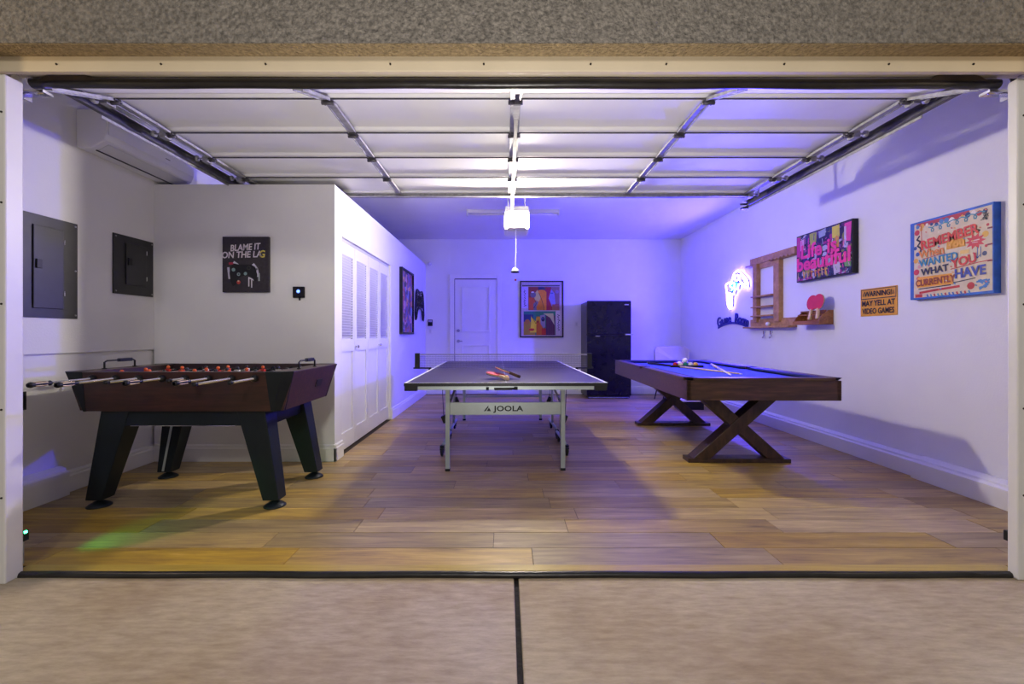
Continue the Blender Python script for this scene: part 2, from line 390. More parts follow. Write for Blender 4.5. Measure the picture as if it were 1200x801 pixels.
m = MB(); m.loft([(LX-.02-u, 2.14, v) for u, v in prx(0, .085, .20)], [(LX-.02-u, 3.11, v) for u, v in prx(0, .085, .20)])
mk('baseboard_left_front', m, 'thick white baseboard block beside the left jamb')
m = MB(); Q = prx(0, .02, .15); m.loft([(LX, PY+u, v) for u, v in Q], [(PX+.02, PY+u, v) for u, v in Q])
mk('baseboard_closet_front', m, 'white baseboard on the partition behind the foosball table')
m = MB(); m.loft([(PX-u, PY-.02, v) for u, v in Q], [(PX-u, oy0-.005, v) for u, v in Q]); m.loft([(PX-u, oy1+.01, v) for u, v in Q], [(PX-u, BY, v) for u, v in Q])
mk('baseboard_closet_side', m, 'white baseboard on the partition side by the closet')
m = MB(); m.loft([(PX, BY+u, v) for u, v in Q], [(-1.02, BY+u, v) for u, v in Q]); m.loft([(-.12, BY+u, v) for u, v in Q], [(RX, BY+u, v) for u, v in Q])
mk('baseboard_back', m, 'white baseboard along the back wall')

# ---------------------------------------------------------------- overhead door
DZ = 2.492
od = sempty('door_1', 'open sectional garage door held overhead on its tracks', 'garage door', (0, 0, 0))
DXL, DXR = -2.33, 2.38
js = [2.575, 3.01, 3.43, 3.865, 4.315]
th = .045
def section(a, b, name='door_section'):
    (y0, z0), (y1, z1) = a, b
    d = Vector((0, y1-y0, z1-z0)); L = d.length; d.normalize(); n = Vector((0, -d.z, d.y))
    m = MB(); g = .004
    A = [(DXL, y0, z0), (DXL, y1, z1)]
    def P(x, t, h): q = Vector((x, y0, z0))+d*t+n*h; return q
    vs = []
    # pan: flanges at each end, recessed centre underside
    prof = [(g, 0), (.03, 0), (.04, .018), (L-.04, .018), (L-.03, 0), (L-g, 0), (L-g, th), (g, th)]
    m.loft([P(DXL, t, h) for t, h in prof], [P(DXR, t, h) for t, h in prof])
    return m.build(name, PANEL, od)
section((2.155, 2.335), (js[0], DZ))
for i in range(4): section((js[i], DZ), (js[i+1], DZ))
# dark joint strips (seen as lines)
for i, yy in enumerate(js[:4]):
    MB().cyl((DXL, yy-.006, DZ-.006), (DXR, yy-.006, DZ-.006), .0055, 6).build('joint_strut', DSTEEL, od)
# rear strut
m = MB(); m.bb((DXL, 4.315, DZ-.037), (DXR, 4.33, DZ+.05)); m.bb((DXL, 4.29, DZ-.037), (DXR, 4.33, DZ-.028)); m.build('rear_strut', STEEL, od)
# stiles with hinges
stx = [-1.035, .055, 1.175, DXL+.05, DXR-.05]
for k, x in enumerate(stx):
    wd = .05 if k != 1 else .06
    pts = [(2.18, 2.34)]+[(j, DZ) for j in js]
    for i in range(5):
        (y0, z0), (y1, z1) = pts[i], pts[i+1]
        ang = math.atan2(z1-z0, y1-y0)
        c = Vector((x, (y0+y1)/2, (z0+z1)/2-.006)); L = math.hypot(y1-y0, z1-z0)-.05
        mm = MB().box(c, (wd, L, .012), (ang, 0, 0))
        for s in (-1, 1): mm.box(c+Vector((s*wd*.45, 0, -.004)), (.006, L, .014), (ang, 0, 0))
        mm.build('stile', STEEL, od)
    for yy in js[:4]:
        mm = MB(); mm.box((x, yy, DZ-.018), (wd*1.35, .05, .008)); mm.cyl((x-wd*.7, yy, DZ-.028), (x+wd*.7, yy, DZ-.028), .011, 8)
        for sx_ in (-1, 1):
            for sy in (-1, 1): mm.cyl((x+sx_*wd*.45, yy+sy*.02, DZ-.03), (x+sx_*wd*.45, yy+sy*.02, DZ-.015), .006, 6)
        mm.build('hinge', DSTEEL, od)
for s, xx in ((-1, DXL-.03), (1, DXR+.03)):
    for yy in js[:4]+[4.30]:
        mm = MB().cyl((xx-s*.06, yy, DZ-.01), (xx+s*.035, yy, DZ-.01), .006, 8); mm.cyl((xx+s*.02, yy, DZ-.01), (xx+s*.035, yy, DZ-.01), .022, 12)
        mm.bb((xx-s*.07, yy-.03, DZ-.045), (xx-s*.03, yy+.03, DZ-.003)); mm.build('roller', STEEL, od)
# bottom seal
m = MB(); N = 40
pts = [(JL-.02+(JR-JL+.04)*i/N, 2.148, 2.336+.0015*math.sin(i*.9)-.004*(i/N)) for i in range(N+1)]
m.tube(pts, [.0235]*(N+1), 12); m.build('bottom_seal', RUBBER, od)
for s, xc in ((-1, -2.1), (1, 2.17)):
    mm = MB(); mm.prism([(xc-.15, 2.335), (xc+.15, 2.335), (xc+.10, 2.36), (xc+.03, 2.378), (xc-.05, 2.378), (xc-.11, 2.362)], 'y', 2.125, 2.145)
    mm.build('seal_flap', BROWNR, od, bevel=.004)
    mm = MB(); x0 = -2.31 if s < 0 else 2.41
    mm.box((x0, 2.18, 2.305), (.12, .05, .012)); mm.cyl((x0-.05, 2.17, 2.305), (x0+.05, 2.17, 2.305), .010, 8); mm.box((x0+s*.055, 2.19, 2.295), (.012, .04, .04))
    mm.build('bottom_bracket', CHROME, od)
# lift rail sticks to header
# tracks
for s, xx, nm in ((-1, -2.43, 'left'), (1, 2.50, 'right')):
    tr = thing('door_track', f'dark steel overhead door track on the {nm} side running to the rear', 'track', (xx, 3.6, DZ-.008))
    L0, L1 = 2.62, 4.66
    mm = MB(); pts = []
    for i in range(9):
        a = i/8*PI/2; pts.append((0, 2.30-.13*math.sin(a)-3.6, -.13+.13*math.cos(a)))
    path = [(0, 4.66-3.6, 0)]+pts+[(0, 2.17-3.6, -2.46)]
    for dx, dz, wx in ((0, 0, .004),):
        for i in range(len(path)-1):
            a, b = Vector(path[i]), Vector(path[i+1]); d = b-a; L = d.length; ang = math.atan2(d.z, d.y); c = (a+b)/2
            n = Vector((0, -math.sin(ang), math.cos(ang)))
            mm.box(c+Vector((s*.028, 0, 0)), (.004, L+.004, .055), (ang, 0, 0))
            mm.box(c-n*.026+Vector((s*.01, 0, 0)), (.036, L+.004, .004), (ang, 0, 0))
            mm.box(c+n*.026+Vector((s*.014, 0, 0)), (.028, L+.004, .004), (ang, 0, 0))
    mm.build('channel', DSTEEL, tr)
    mm = MB(); mm.bb((s*.03, 2.7-3.6, -.045), (s*.034, 4.66-3.6, .03)); mm.bb((s*.03, 2.7-3.6, .026), (s*.06, 4.66-3.6, .03))
    mm.build('angle_iron', STEEL, tr)
    for yy in (4.5,) if s > 0 else (4.5,):
        mm = MB(); mm.bb((s*.034, yy-3.6-.015, -.02), (s*.038, yy-3.6+.015, CZ-DZ+.03)); mm.box((s*.045, yy-3.6, CZ-DZ+.02), (.05, .08, .006))
        mm.tube([(s*.036, yy-3.6, .0), (s*.036, yy-3.6-.22, CZ-DZ+.025)], .008, 4)
        mm.build('ceiling_hanger', STEEL, tr)
    mm = MB(); mm.cyl((s*.028, 4.66-3.6, .005), (-s*.04, 4.66-3.6, .005), .01, 8); mm.bb((-s*.03, 4.63-3.6, -.05), (s*.03, 4.68-3.6, -.03)); mm.build('end_stop', DSTEEL, tr)
# torsion/extension shaft hidden; opener
op = thing('garage_opener', 'white garage door opener motor with glowing lamp hung from the ceiling', 'opener', (.115, 4.70, 2.245))
mm = MB().box((0, .20, .085), (.27, .34, .17)); mm.build('motor_housing', PLASTICW, op, bevel=.02)
LENS = mat('lamp_lens', (1, 1, 1), .4, emit=(1, .90, .75), es=LAMP_STRENGTH)
mm = MB(); A = [(-.12, -.06, .152), (.12, -.06, .152), (.12, .025, .152), (-.12, .025, .152)]; B = [(-.11, -.075, .02), (.11, -.075, .02), (.11, .025, .02), (-.11, .025, .02)]
mm.loft(B, A); mm.build('lamp_lens', LENS, op, bevel=.01)
MB().bb((-.125, -.08, .152), (.125, .03, .215)).build('lens_cap', PLASTICW, op, bevel=.012)
mm = MB().box((0, .03, .005), (.19, .15, .02)); mm.build('lower_tray', mat('cream_plastic', (.6, .58, .4), .4), op, bevel=.006)
for s in (-1, 1): MB().bb((s*.09-.006, .1, .17), (s*.09+.006, .115, CZ-2.245)).build('hanging_strap', STEEL, op)
rl = thing('opener_rail', 'slim steel opener rail running from the header to the motor', 'rail', (.06, 3.4, 2.40))
mm = MB(); mm.bb((-.012, -1.25, -.008), (.012, 1.22, -.004)); mm.bb((-.003, -1.25, -.004), (.003, 1.22, .018)); mm.bb((-.012, -1.25, .018), (.012, 1.22, .021)); mm.build('beam', DSTEEL, rl)
mm = MB(); mm.bb((-.022, -1.26, -.035), (.022, -1.20, -.012)); mm.bb((-.018, -1.255, -.03), (.018, -1.24, .05)); mm.build('header_bracket', BLACK, rl)
mm = MB(); mm.bb((-.02, -.95, -.016), (.02, -.80, -.008)); mm.build('trolley', STEEL, rl)
rc = thing('release_cord', 'thin white cord with a white cap and small red knob below the opener', 'cord', (.105, 4.735, 1.735))
MB().tube([(0, 0, .515), (.002, 0, .3), (-.006, 0, .09)], .0035, 6).build('cord', PLASTICW, rc)
MB().lathe([(.012, .10), (.03, .088), (.044, .066), (.046, .058)], (-.008, 0, 0), 20).build('cap', PLASTICW, rc)
MB().lathe([(.046, .0575), (.044, .048), (.02, .044)], (-.008, 0, 0), 20).build('cap_rim', BLACK, rc)
mm = MB().cyl((-.008, 0, .045), (-.004, 0, -.02), .0015, 5); mm.build('string', PLASTICW, rc)
MB().ball((-.004, 0, -.03), .012, 12, 8).build('knob', RED, rc)
fx = thing('strip_light', 'unlit white fluorescent strip fixture on the rear ceiling', 'light fixture', (.105, 6.42, CZ))
MB().bb((-.66, -.035, -.045), (.66, .035, 0)).build('channel_housing', PLASTICW, fx, bevel=.004)
MB().cyl((-.64, 0, -.062), (.64, 0, -.062), .013, 12).build('tube', PLASTICW, fx)
for s in (-1, 1): MB().bb((s*.66-.012, -.04, -.085), (s*.66+.012, .04, 0)).build('end_cap', PLASTICW2, fx, bevel=.003)

# ---------------------------------------------------------------- back door
d = sempty('door_2', 'white two panel door in the back wall with lever and deadbolt', 'door', (-.572, BY, 0))
W2, DH = .395, 2.165
m = MB(); m.bb((-W2, -.012, .01), (W2, -.002, DH)); m.build('door_leaf', DOORW, d)
m = MB()
def frame2(m, x0, x1, z0, z1, y=-.012, t=.016, w=.028):
    m.bb((x0, y-t, z0), (x0+w, y, z1)); m.bb((x1-w, y-t, z0), (x1, y, z1)); m.bb((x0+w, y-t, z0), (x1-w, y, z0+w)); m.bb((x0+w, y-t, z1-w), (x1-w, y, z1))
frame2(m, -.27, .27, 1.17, 2.03); frame2(m, -.27, .27, .25, .93); m.build('panel_moulding', DOORW, d, bevel=.003)
m = MB(); m.bb((-W2-.09, -.025, 0), (-W2-.006, 0, DH+.09)); m.build('casing', TRIM, d, bevel=.004); MB().bb((W2+.006, -.025, 0), (W2+.09, 0, DH+.09)).build('casing', TRIM, d, bevel=.004); MB().bb((-W2-.006, -.024, DH+.012), (W2+.006, 0, DH+.09)).build('casing', TRIM, d, bevel=.004)
m = MB(); m.bb((-W2-.007, -.020, 0), (-W2+.003, -.001, DH+.006)); m.bb((-W2, -.020, DH-.003), (W2, -.001, DH+.012)); m.build('shadow_gap', mat('gap_dark', (.03, .02, .06), .8), d)
m = MB().cyl((-W2+.07, -.012, 1.0), (-W2+.07, -.03, 1.0), .03, 16); m.cyl((-W2+.07, -.03, 1.0), (-W2+.07, -.065, 1.0), .012, 10); m.box((-W2+.105, -.06, 1.0), (.09, .015, .02)); m.build('handle', STEEL, d, bevel=.002)
m = MB().cyl((-W2+.07, -.012, 1.2), (-W2+.07, -.035, 1.2), .028, 16); m.build('deadbolt', STEEL, d)

# ---------------------------------------------------------------- closet bifold doors
cd = sempty('door_3', 'white louvered bifold closet doors in the partition side', 'door', (PX-.03, (oy0+oy1)/2, 0), PI/2)
TW = oy1-oy0; lw = TW/4-.004
slat_me = None
for k in range(4):
    xc = -TW/2+TW/8+k*TW/4
    cen = .0015*(1 if k in (1, 2) else 0)
    x0, x1 = xc-lw/2+cen, xc+lw/2-cen
    st = .058; z0, z1 = .022, oz-.03; lz0, lz1 = 1.075, z1-.115; pz1 = .955
    m = MB()
    m.bb((x0, -.0, z0), (x0+st, .03, z1)); m.bb((x1-st, 0, z0), (x1, .03, z1))
    m.bb((x0+st, 0, lz1), (x1-st, .03, z1)); m.bb((x0+st, 0, pz1), (x1-st, .03, lz0)); m.bb((x0+st, 0, z0), (x1-st, .03, z0+.16))
    leaf = m.build('door_leaf', DOORW, cd)
    m = MB(); m.bb((x0+st-.002, .012, z0+.15), (x1-st+.002, .022, pz1+.003)); m.build('panel', DOORW, cd)
    n = 31
    for i in range(n):
        zz = lz0+(i+.5)*(lz1-lz0)/n
        if slat_me is None:
            o = MB().box((0, 0, 0), (lw-2*st+.002, .034, .0055), (-.75, 0, 0)).build('slat', SLATW, leaf); slat_me = o.data
        else:
            o = bpy.data.objects.new('slat', slat_me); COL.objects.link(o); o.parent = leaf
        o.location = (xc, .014, zz)
    if k in (1, 2):
        kx = x0+.028 if k == 1 else x1-.028
        kx = (x0+.03) if k == 1 else (x0+.6*lw*0+x1-.03)
        MB().lathe([(.006, 0), (.006, -.012), (.016, -.02), (.017, -.03), (.009, -.036)], (kx, 0, 1.0), 14, 'y').build('knob', CHROME, cd)
m = MB(); m.bb((-TW/2, -.0, oz-.028), (TW/2, .04, oz)); m.build('top_track', PLASTICW2, cd)

# ---------------------------------------------------------------- air conditioner (left wall)
ac = thing('air_conditioner', 'white wall-mounted air conditioner high on the left wall', 'air conditioner', (LX, 3.67, 2.62), PI/2)
L2 = .45
prof = [(0, -.14), (-.10, -.145), (-.205, -.09), (-.222, -.04), (-.222, .10), (-.20, .135), (0, .14)]
m = MB(); m.loft([(-L2, y, z) for y, z in prof], [(L2, y, z) for y, z in prof]); m.build('body', PLASTICW, ac, bevel=.008)
m = MB(); pf = [(-.2235, -.05), (-.2285, -.04), (-.2285, .10), (-.21, .135), (-.205, .13), (-.221, .098)]
m.loft([(-L2+.012, y, z) for y, z in pf], [(L2-.012, y, z) for y, z in pf]); m.build('front_cover', PLASTICW, ac, bevel=.002)
m = MB(); m.box((0, -.155, -.121), (.80, .085, .004), (-.48, 0, 0)); m.build('louver', PLASTICW2, ac)
m = MB(); m.box((0, -.112, -.1455), (.82, .012, .006)); m.build('air_slot', BLACK, ac)
m = MB().bb((.10, -.2300, -.006), (.15, -.2286, .0)); m.build('badge', PANELK, ac)

# electrical panels
def epanel(y0, y1, z0, z1, lab, dr):
    w, h = y1-y0, z1-z0
    e = thing('electrical_panel', lab, 'electrical panel', (LX, (y0+y1)/2, (z0+z1)/2), PI/2)
    MB().bb((-w/2, -.012, -h/2), (w/2, 0, h/2)).build('cover', PANELK, e, bevel=.002)
    a, b, c, dd = dr
    MB().bb((a, -.022, c), (b, -.012, dd)).build('panel_door', PANELK, e, bevel=.003)
    m = MB().box((a+.03, -.027, (c+dd)/2+.02), (.035, .012, .06)); m.build('latch', BLACK, e, bevel=.002)
    for z in (c+(dd-c)*.2, c+(dd-c)*.85): MB().box((b+.002, -.018, z), (.008, .014, .035)).build('hinge', CHROME, e)
    for sx_ in (-1, 1):
        for z in ((-.95, .95) if h < .6 else (-.96, 0, .96)): MB().cyl((sx_*(w/2-.018), -.012, z*(h/2-.01)), (sx_*(w/2-.018), -.017, z*(h/2-.01)), .006, 8).build('screw', STEEL, e)
epanel(2.72, 3.22, 1.235, 1.92, 'larger dark grey electrical panel on the left wall nearer the jamb', (-.06, .14, -.28, .27))
epanel(3.515, 3.91, 1.45, 1.93, 'smaller dark grey electrical panel near the partition corner', (-.09, .11, -.16, .18))

ol = thing('wall_switch', 'small black switch plate low on the left wall beside the jamb', 'switch', (LX-.02, 2.86, .69), PI/2)
MB().bb((-.04, -.008, -.06), (.04, 0, .06)).build('plate', BLACK, ol, bevel=.003); MB().bb((-.015, -.013, -.03), (.015, -.008, .03)).build('rocker', BLACKG, ol, bevel=.002)
# safety sensors
for s, x, yy, nm, lab in ((-1, -2.352, 2.165, 'g', 'small door safety sensor with green light low behind the left jamb'), (1, 2.452, 2.165, 'r', 'small black door safety sensor low behind the right jamb')):
    sn = thing('safety_sensor', lab, 'sensor', (x, yy, .14))
    MB().box((0, .0, .0), (.022, .03, .05)).build('housing', BLACK, sn, bevel=.004)
    MB().bb((-.004+s*.016, -.012, -.14), (.004+s*.016, .012, .02)).build('bracket', STEEL, sn)
    if s < 0:
        MB().box((.012, -.004, .02), (.006, .012, .01)).build('indicator', mat('green_led', (.1, .8, .3), .4, emit=(.05, 1, .35), es=14), sn)
gl = bpy.data.lights.new('sensor_glow', 'SPOT'); gl.color = (.08, 1, .22); gl.energy = 4.0; gl.spot_size = 1.1; gl.spot_blend = .9; gl.shadow_soft_size = .02
go = bpy.data.objects.new('sensor_glow', gl); COL.objects.link(go); go.location = (-2.33, 2.185, .17)
go.rotation_euler = Vector((.32, .42, -.17)).to_track_quat('-Z', 'Y').to_euler()

# ---------------------------------------------------------------- wall art helper
class Art:
    """flat print: many thin coloured polygons in one mesh (local x right, z up, facing -y)"""
    def __init__(s, y): s.m = MB(); s.m.open = True; s.mats = []; s.y = y; s.k = 0
    def c(s, h):
        mt = flat(h) if isinstance(h, str) else h
        if mt not in s.mats: s.mats.append(mt)
        s.m.m = s.mats.index(mt)
    def poly(s, h, pts, up=True):
        s.c(h)
        if up: s.k += 1
        yy = s.y-.00003*s.k
        ar = sum(pts[i][0]*pts[(i+1) % len(pts)][1]-pts[(i+1) % len(pts)][0]*pts[i][1] for i in range(len(pts)))
        if ar < 0: pts = pts[::-1]
        s.m.add([(x, yy, z) for x, z in pts], [list(range(len(pts)))])
    def rect(s, h, x0, z0, x1, z1, j=0):
        r = lambda: random.uniform(-j, j)
        s.poly(h, [(x0+r(), z0+r()), (x1+r(), z0+r()), (x1+r(), z1+r()), (x0+r(), z1+r())])
    def disc(s, h, x, z, r, n=12, ry=None):
        ry = ry or r; s.poly(h, [(x+r*math.cos(2*PI*i/n), z+ry*math.sin(2*PI*i/n)) for i in range(n)])
    def line(s, h, pts, w):
        s.k += 1
        for a, b in zip(pts, pts[1:]):
            dx, dz = b[0]-a[0], b[1]-a[1]; L = math.hypot(dx, dz) or 1; nx, nz = -dz/L*w/2, dx/L*w/2; ex, ez = dx/L*w*.3, dz/L*w*.3
            s.poly(h, [(a[0]+nx-ex, a[1]+nz-ez), (a[0]-nx-ex, a[1]-nz-ez), (b[0]-nx+ex, b[1]-nz+ez), (b[0]+nx+ex, b[1]+nz+ez)], False)
    def build(s, name, parent, stuff=False):
        o = s.m.build(name, s.mats, parent)
        if stuff: o['kind'] = 'stuff'
        return o

# --- black canvas with handwritten words
a = thing('wall_canvas', 'black canvas with white handwriting and a dark game controller on the partition', 'picture', (-2.293, PY, 1.737))
MB().bb((-.204, -.03, -.243), (.204, 0, .246)).build('canvas', mat('dark_canvas', (.028, .022, .030), .55, var=.2, scale=40, bump=.2, bscale=200), a, bevel=.003)
W_ = flat('#d8cfd6')
text('lettering', 'BLAME IT', .078, W_, a, (-.005, -.0305, .15), (PI/2, .07*-1, 0), .0006, .82, .0016, .18)
text('lettering', 'ON THE LA', .078, W_, a, (-.035, -.0305, .085), (PI/2, -.03, 0), .0006, .88, .0016, .12)
text('lettering', 'G', .088, flat('#d8c850'), a, (.145, -.0305, .09), (PI/2, 0, 0), .0006, .85, .0018, .1)
r = Art(-.0308)
r.line('#b8b4c8', [(-.15, -.03), (-.14, -.12)], .02); r.line('#a02840', [(-.14, .01), (-.11, .01)], .02); r.line('#c8c8d0', [(-.10, .02), (-.07, .0)], .02)
r.line('#c4c0d4', [(.07, .0), (.10, -.04), (.11, -.10)], .024); r.line('#9aa4a8', [(.12, -.08), (.12, -.14)], .014)
r.line('#d8d4dc', [(.03, -.115), (.03, -.19)], .010); r.line('#d8d4dc', [(.055, -.125), (.055, -.2)], .010); r.line('#d8d4dc', [(.03, -.115), (.08, -.14)], .010)
blk = '#06090a'
ctl = [(-.135, -.02), (-.10, .01), (-.05, .0), (0, .0), (.05, .0), (.085, -.02), (.105, -.09), (.10, -.14), (.08, -.15), (.055, -.11), (.02, -.095), (-.03, -.10), (-.06, -.12), (-.085, -.175), (-.11, -.19), (-.13, -.15), (-.14, -.08)]
r.poly(blk, ctl)
r.disc('#7f9a98', -.105, -.045, .016); r.disc('#8a9c9a', -.06, -.085, .015); r.disc('#7a9694', .0, -.08, .015); r.disc('#404a4c', -.06, -.085, .007); r.disc('#3a3626', .03, -.03, .017, 12); r.disc(blk, .03, -.03, .012, 12)
r.disc('#b83a30', -.06, -.155, .017); r.disc('#d8b8a0', -.062, -.145, .008)
r.build('controller_print', a, True)
# --- thermostat
t_ = thing('thermostat', 'small black square smart thermostat glowing blue on the partition', 'thermostat', (-1.832, PY, 1.495))
MB().bb((-.052, -.022, -.05), (.052, 0, .05)).build('case', BLACKG, t_, bevel=.006)
m = MB().lathe([(.016, -.023), (.016, -.0235), (.001, -.0238)], (0, 0, .008), 16, 'y'); m.build('display', mat('display_blue', (.05, .1, .6), .3, emit=(.12, .25, 1), es=2.2), t_)
text('display_digits', '68', .022, mat('display_white', (.5, .6, 1), .3, emit=(.4, .6, 1), es=1.5), t_, (0, -.0245, .008), ext=.0004)
MB().box((.006, -.01, -.06), (.012, .012, .022)).build('stem', BLACK, t_)
# --- framed picture on closet side wall
a = thing('framed_picture', 'black framed colourful street art print on the partition past the closet', 'picture', (PX, 6.72, 1.61), PI/2)
def frame(parent, w, h, t, d, mt, name='frame'):
    m = MB(); m.bb((-w/2, -d, -h/2), (-w/2+t, 0, h/2)); m.bb((w/2-t, -d, -h/2), (w/2, 0, h/2)); m.bb((-w/2+t, -d, -h/2), (w/2-t, 0, -h/2+t)); m.bb((-w/2+t, -d, h/2-t), (w/2-t, 0, h/2)); return m.build(name, mt, parent, bevel=.002)
frame(a, .80, .96, .03, .045, BLACK)
SP1 = splatter('graffiti_warm', ['#c86a50', '#7a5a9a', '#d8a0b8', '#4a3a6a', '#e0a878', '#a04a60', '#8898c8', '#302838'], 14, 3)
MB().bb((-.37, -.02, -.45), (.37, -.004, .45)).build('print', SP1, a)
r = Art(-.0205)
for i in range(26):
    x = random.uniform(-.32, .32); z = random.uniform(-.36, .40); c = random.choice(['#2a2030', '#d06848', '#7060a8', '#e8c8d8', '#c04858', '#40304a'])
    r.line(c, [(x, z), (x+random.uniform(-.06, .06), z-random.uniform(.04, .16)), (x+random.uniform(-.08, .08), z-random.uniform(.1, .25))], random.uniform(.008, .03))
r.build('brush_strokes', a, True)
# --- metal controller wall decor
a = thing('controller_wall_art', 'black openwork metal game controller hung on the partition near the back corner', 'wall decor', (PX, 7.66, 1.63), PI/2)
m = MB(); y_ = -.03
out = [(-.30, .03), (-.26, .19), (-.19, .25), (-.10, .24), (0, .21), (.10, .24), (.19, .25), (.26, .19), (.30, .03), (.33, -.16), (.29, -.26), (.24, -.24), (.17, -.10), (.08, -.06), (0, -.06), (-.08, -.06), (-.17, -.10), (-.24, -.24), (-.29, -.26), (-.33, -.16)]
m.tube([(x*1.15, y_, z) for x, z in out], .014, 8, closed=True)
inn = [(x*.86*1.15, z*.80+.012) for x, z in out]
m.tube([(x, y_, z) for x, z in inn], .009, 8, closed=True)
def ringp(cx, cz, r_, n=14): return [(cx+r_*math.cos(2*PI*i/n), y_, cz+r_*math.sin(2*PI*i/n)) for i in range(n)]
for cx, cz, r_ in ((-.20, .09, .06), (-.09, -.0, .045), (.10, 0, .045), (.20, .09, .06), (0, .11, .04), (.2, .13, .02), (.2, .05, .02), (.16, .09, .02), (.24, .09, .02), (-.2, .09, .03)): m.tube(ringp(cx, cz, r_), .009, 6, closed=True)
for i in range(16):
    x = -.27+i*.036; m.tube([(x, y_, .19-.04*abs(math.sin(i))), (x+.03, y_, .10), (x-.01, y_, .02), (x+.02, y_, -.04)], .006, 5)
for s in (-1, 1):
    for k in range(4): m.tube([(s*.33, y_, -.02-k*.05), (s*(.26+.01*k), y_, -.05-k*.05)], .007, 5)
m.build('openwork', BLACK, a)
for cx, cz in ((-.2, .2), (.2, .2), (0, .2)): MB().cyl((cx, 0, cz), (cx, y_, cz), .006, 6).build('standoff', BLACK, a)
# --- keypad on back wall + light switches + corner sensor
a = thing('keypad', 'small black and white keypad on the back wall beside the partition corner', 'keypad', (-1.43, BY, 1.345))
MB().bb((-.045, -.02, -.06), (.045, 0, .06)).build('case', BLACK, a, bevel=.004); MB().bb((-.03, -.0215, .015), (.035, -.02, .05)).build('screen', flat('#b8b0c8'), a)
a = thing('light_switch', 'white light switch plate below the keypad on the back wall', 'switch', (-1.43, BY, 1.19))
MB().bb((-.036, -.006, -.058), (.036, 0, .058)).build('plate', PLASTICW, a, bevel=.002); MB().bb((-.016, -.009, -.032), (.016, -.006, .032)).build('rocker', PLASTICW2, a)
a = thing('light_switch', 'white light switch plate on the back wall left of the fridge', 'switch', (1.33, BY, 1.32))
MB().bb((-.036, -.006, -.058), (.036, 0, .058)).build('plate', PLASTICW, a, bevel=.002); MB().bb((-.016, -.009, -.032), (.016, -.006, .032)).build('rocker', PLASTICW2, a)
a = thing('motion_sensor', 'white round motion sensor in the back corner above the partition', 'sensor', (-1.44, BY, 2.46))
MB().cyl((0, 0, 0), (0, -.03, 0), .035, 16).build('mount', PLASTICW, a); MB().ball((0, -.045, -.005), .04, 16, 10).build('head', PLASTICW, a)

# --- back wall poster
a = thing('framed_poster', 'black framed poster of two bright abstract face panels on the back wall', 'picture', (.672, BY, 1.602))
frame(a, .82, 1.065, .022, .03, BLACK)
MB().bb((-.39, -.012, -.515), (.39, -.002, .515)).build('mat_board', flat('#b8aaa8'), a)
r = Art(-.0125)
r.rect('#4a5048', -.37, .43, .34, .455); r.rect('#c0b0d4', -.38, .02, -.26, .42)
# upper panel
x0, x1, z0, z1 = -.25, .335, -.02, .42
r.rect('#8a3428', x0, z0, x1, z1); r.rect('#c85020', -.24, z0, -.1, .22); r.rect('#e08818', -.1, z0, .09, .32); r.disc('#e08818', -.0, .26, .11)
r.poly('#202850', [(-.06, .36), (.08, .37), (.05, .42), (-.07, .42)]); r.poly('#c8bc60', [(-.13, .30), (-.08, .36), (-.02, .22), (-.05, .14), (-.14, .18)]); r.disc('#706c68', -.16, .27, .055); r.disc('#d8d4cc', -.17, .32, .03, 10, .012)
r.poly('#78706c', [(-.15, z0), (-.16, .1), (-.1, .16), (-.06, .13), (-.1, .04), (-.09, z0)]); r.rect('#a01838', .09, z0, .18, .38); r.disc('#a01838', .12, .36, .05)
r.rect('#8a6a60', .18, .1, .33, .42); r.poly('#9088a8', [(.13, .2), (.18, .38), (.24, .30), (.26, .1), (.19, .05), (.16, .14)]); r.disc('#405890', .19, .3, .03, 10, .014); r.disc('#907888', .29, .33, .035); r.rect('#a06048', .2, z0, .33, .09)
r.line('#181010', [(-.05, .3), (0, .18), (.04, .05), (.04, z0)], .008); r.line('#181010', [(-.14, .2), (-.1, .1), (-.15, .02)], .008)
# lower panel
x0, x1, z0, z1 = -.34, .26, -.49, -.04
r.rect('#1e7a60', x0, z0, x1, z1); r.rect('#1a3058', x0, -.24, -.16, -.1); r.rect('#a88c20', x0, z0, -.12, -.24); r.disc('#b07828', -.27, -.24, .05); r.poly('#e8d020', [(-.2, -.11), (-.16, -.18), (-.1, -.24), (-.1, -.44), (-.22, -.44), (-.2, -.28)])
r.disc('#c02010', -.19, -.385, .055, 12, .026); r.disc('#801008', -.19, -.385, .045, 12, .006); r.rect('#c86018', -.1, z0, .02, -.14); r.disc('#d0a020', -.05, -.2, .06); r.disc('#b03018', -.07, -.24, .025); r.rect('#b82018', .0, z0, .09, -.36)
r.rect('#5a2850', .08, z0, .25, -.12); r.poly('#c8c490', [(.03, -.08), (.22, -.08), (.24, -.3), (.16, -.16)]); r.poly('#9890a0', [(-.03, -.12), (.06, -.1), (.07, -.34), (.03, -.36), (-.02, -.28)]); r.disc('#181840', .025, -.19, .033, 12, .045); r.disc('#4858a0', .02, -.18, .014)
for k in range(4): r.line('#30102c', [(.1+k*.04, -.18-k*.03), (.1+k*.04, z0)], .006)
r.line('#181010', [(-.2, -.12), (-.11, -.27), (-.06, -.2)], .009)
r.rect('#c8c0c4', .27, -.49, .36, -.03)
for (sx_, z_) in ((-.32, .36), (.315, -.1)):
    zz = z_
    for i in range(7): r.line('#2a2838', [(sx_+random.uniform(-.02, .0), zz), (sx_+random.uniform(0, .03), zz-.02), (sx_+random.uniform(-.02, .01), zz-.035)], .010); zz -= .045
r.build('print', a)

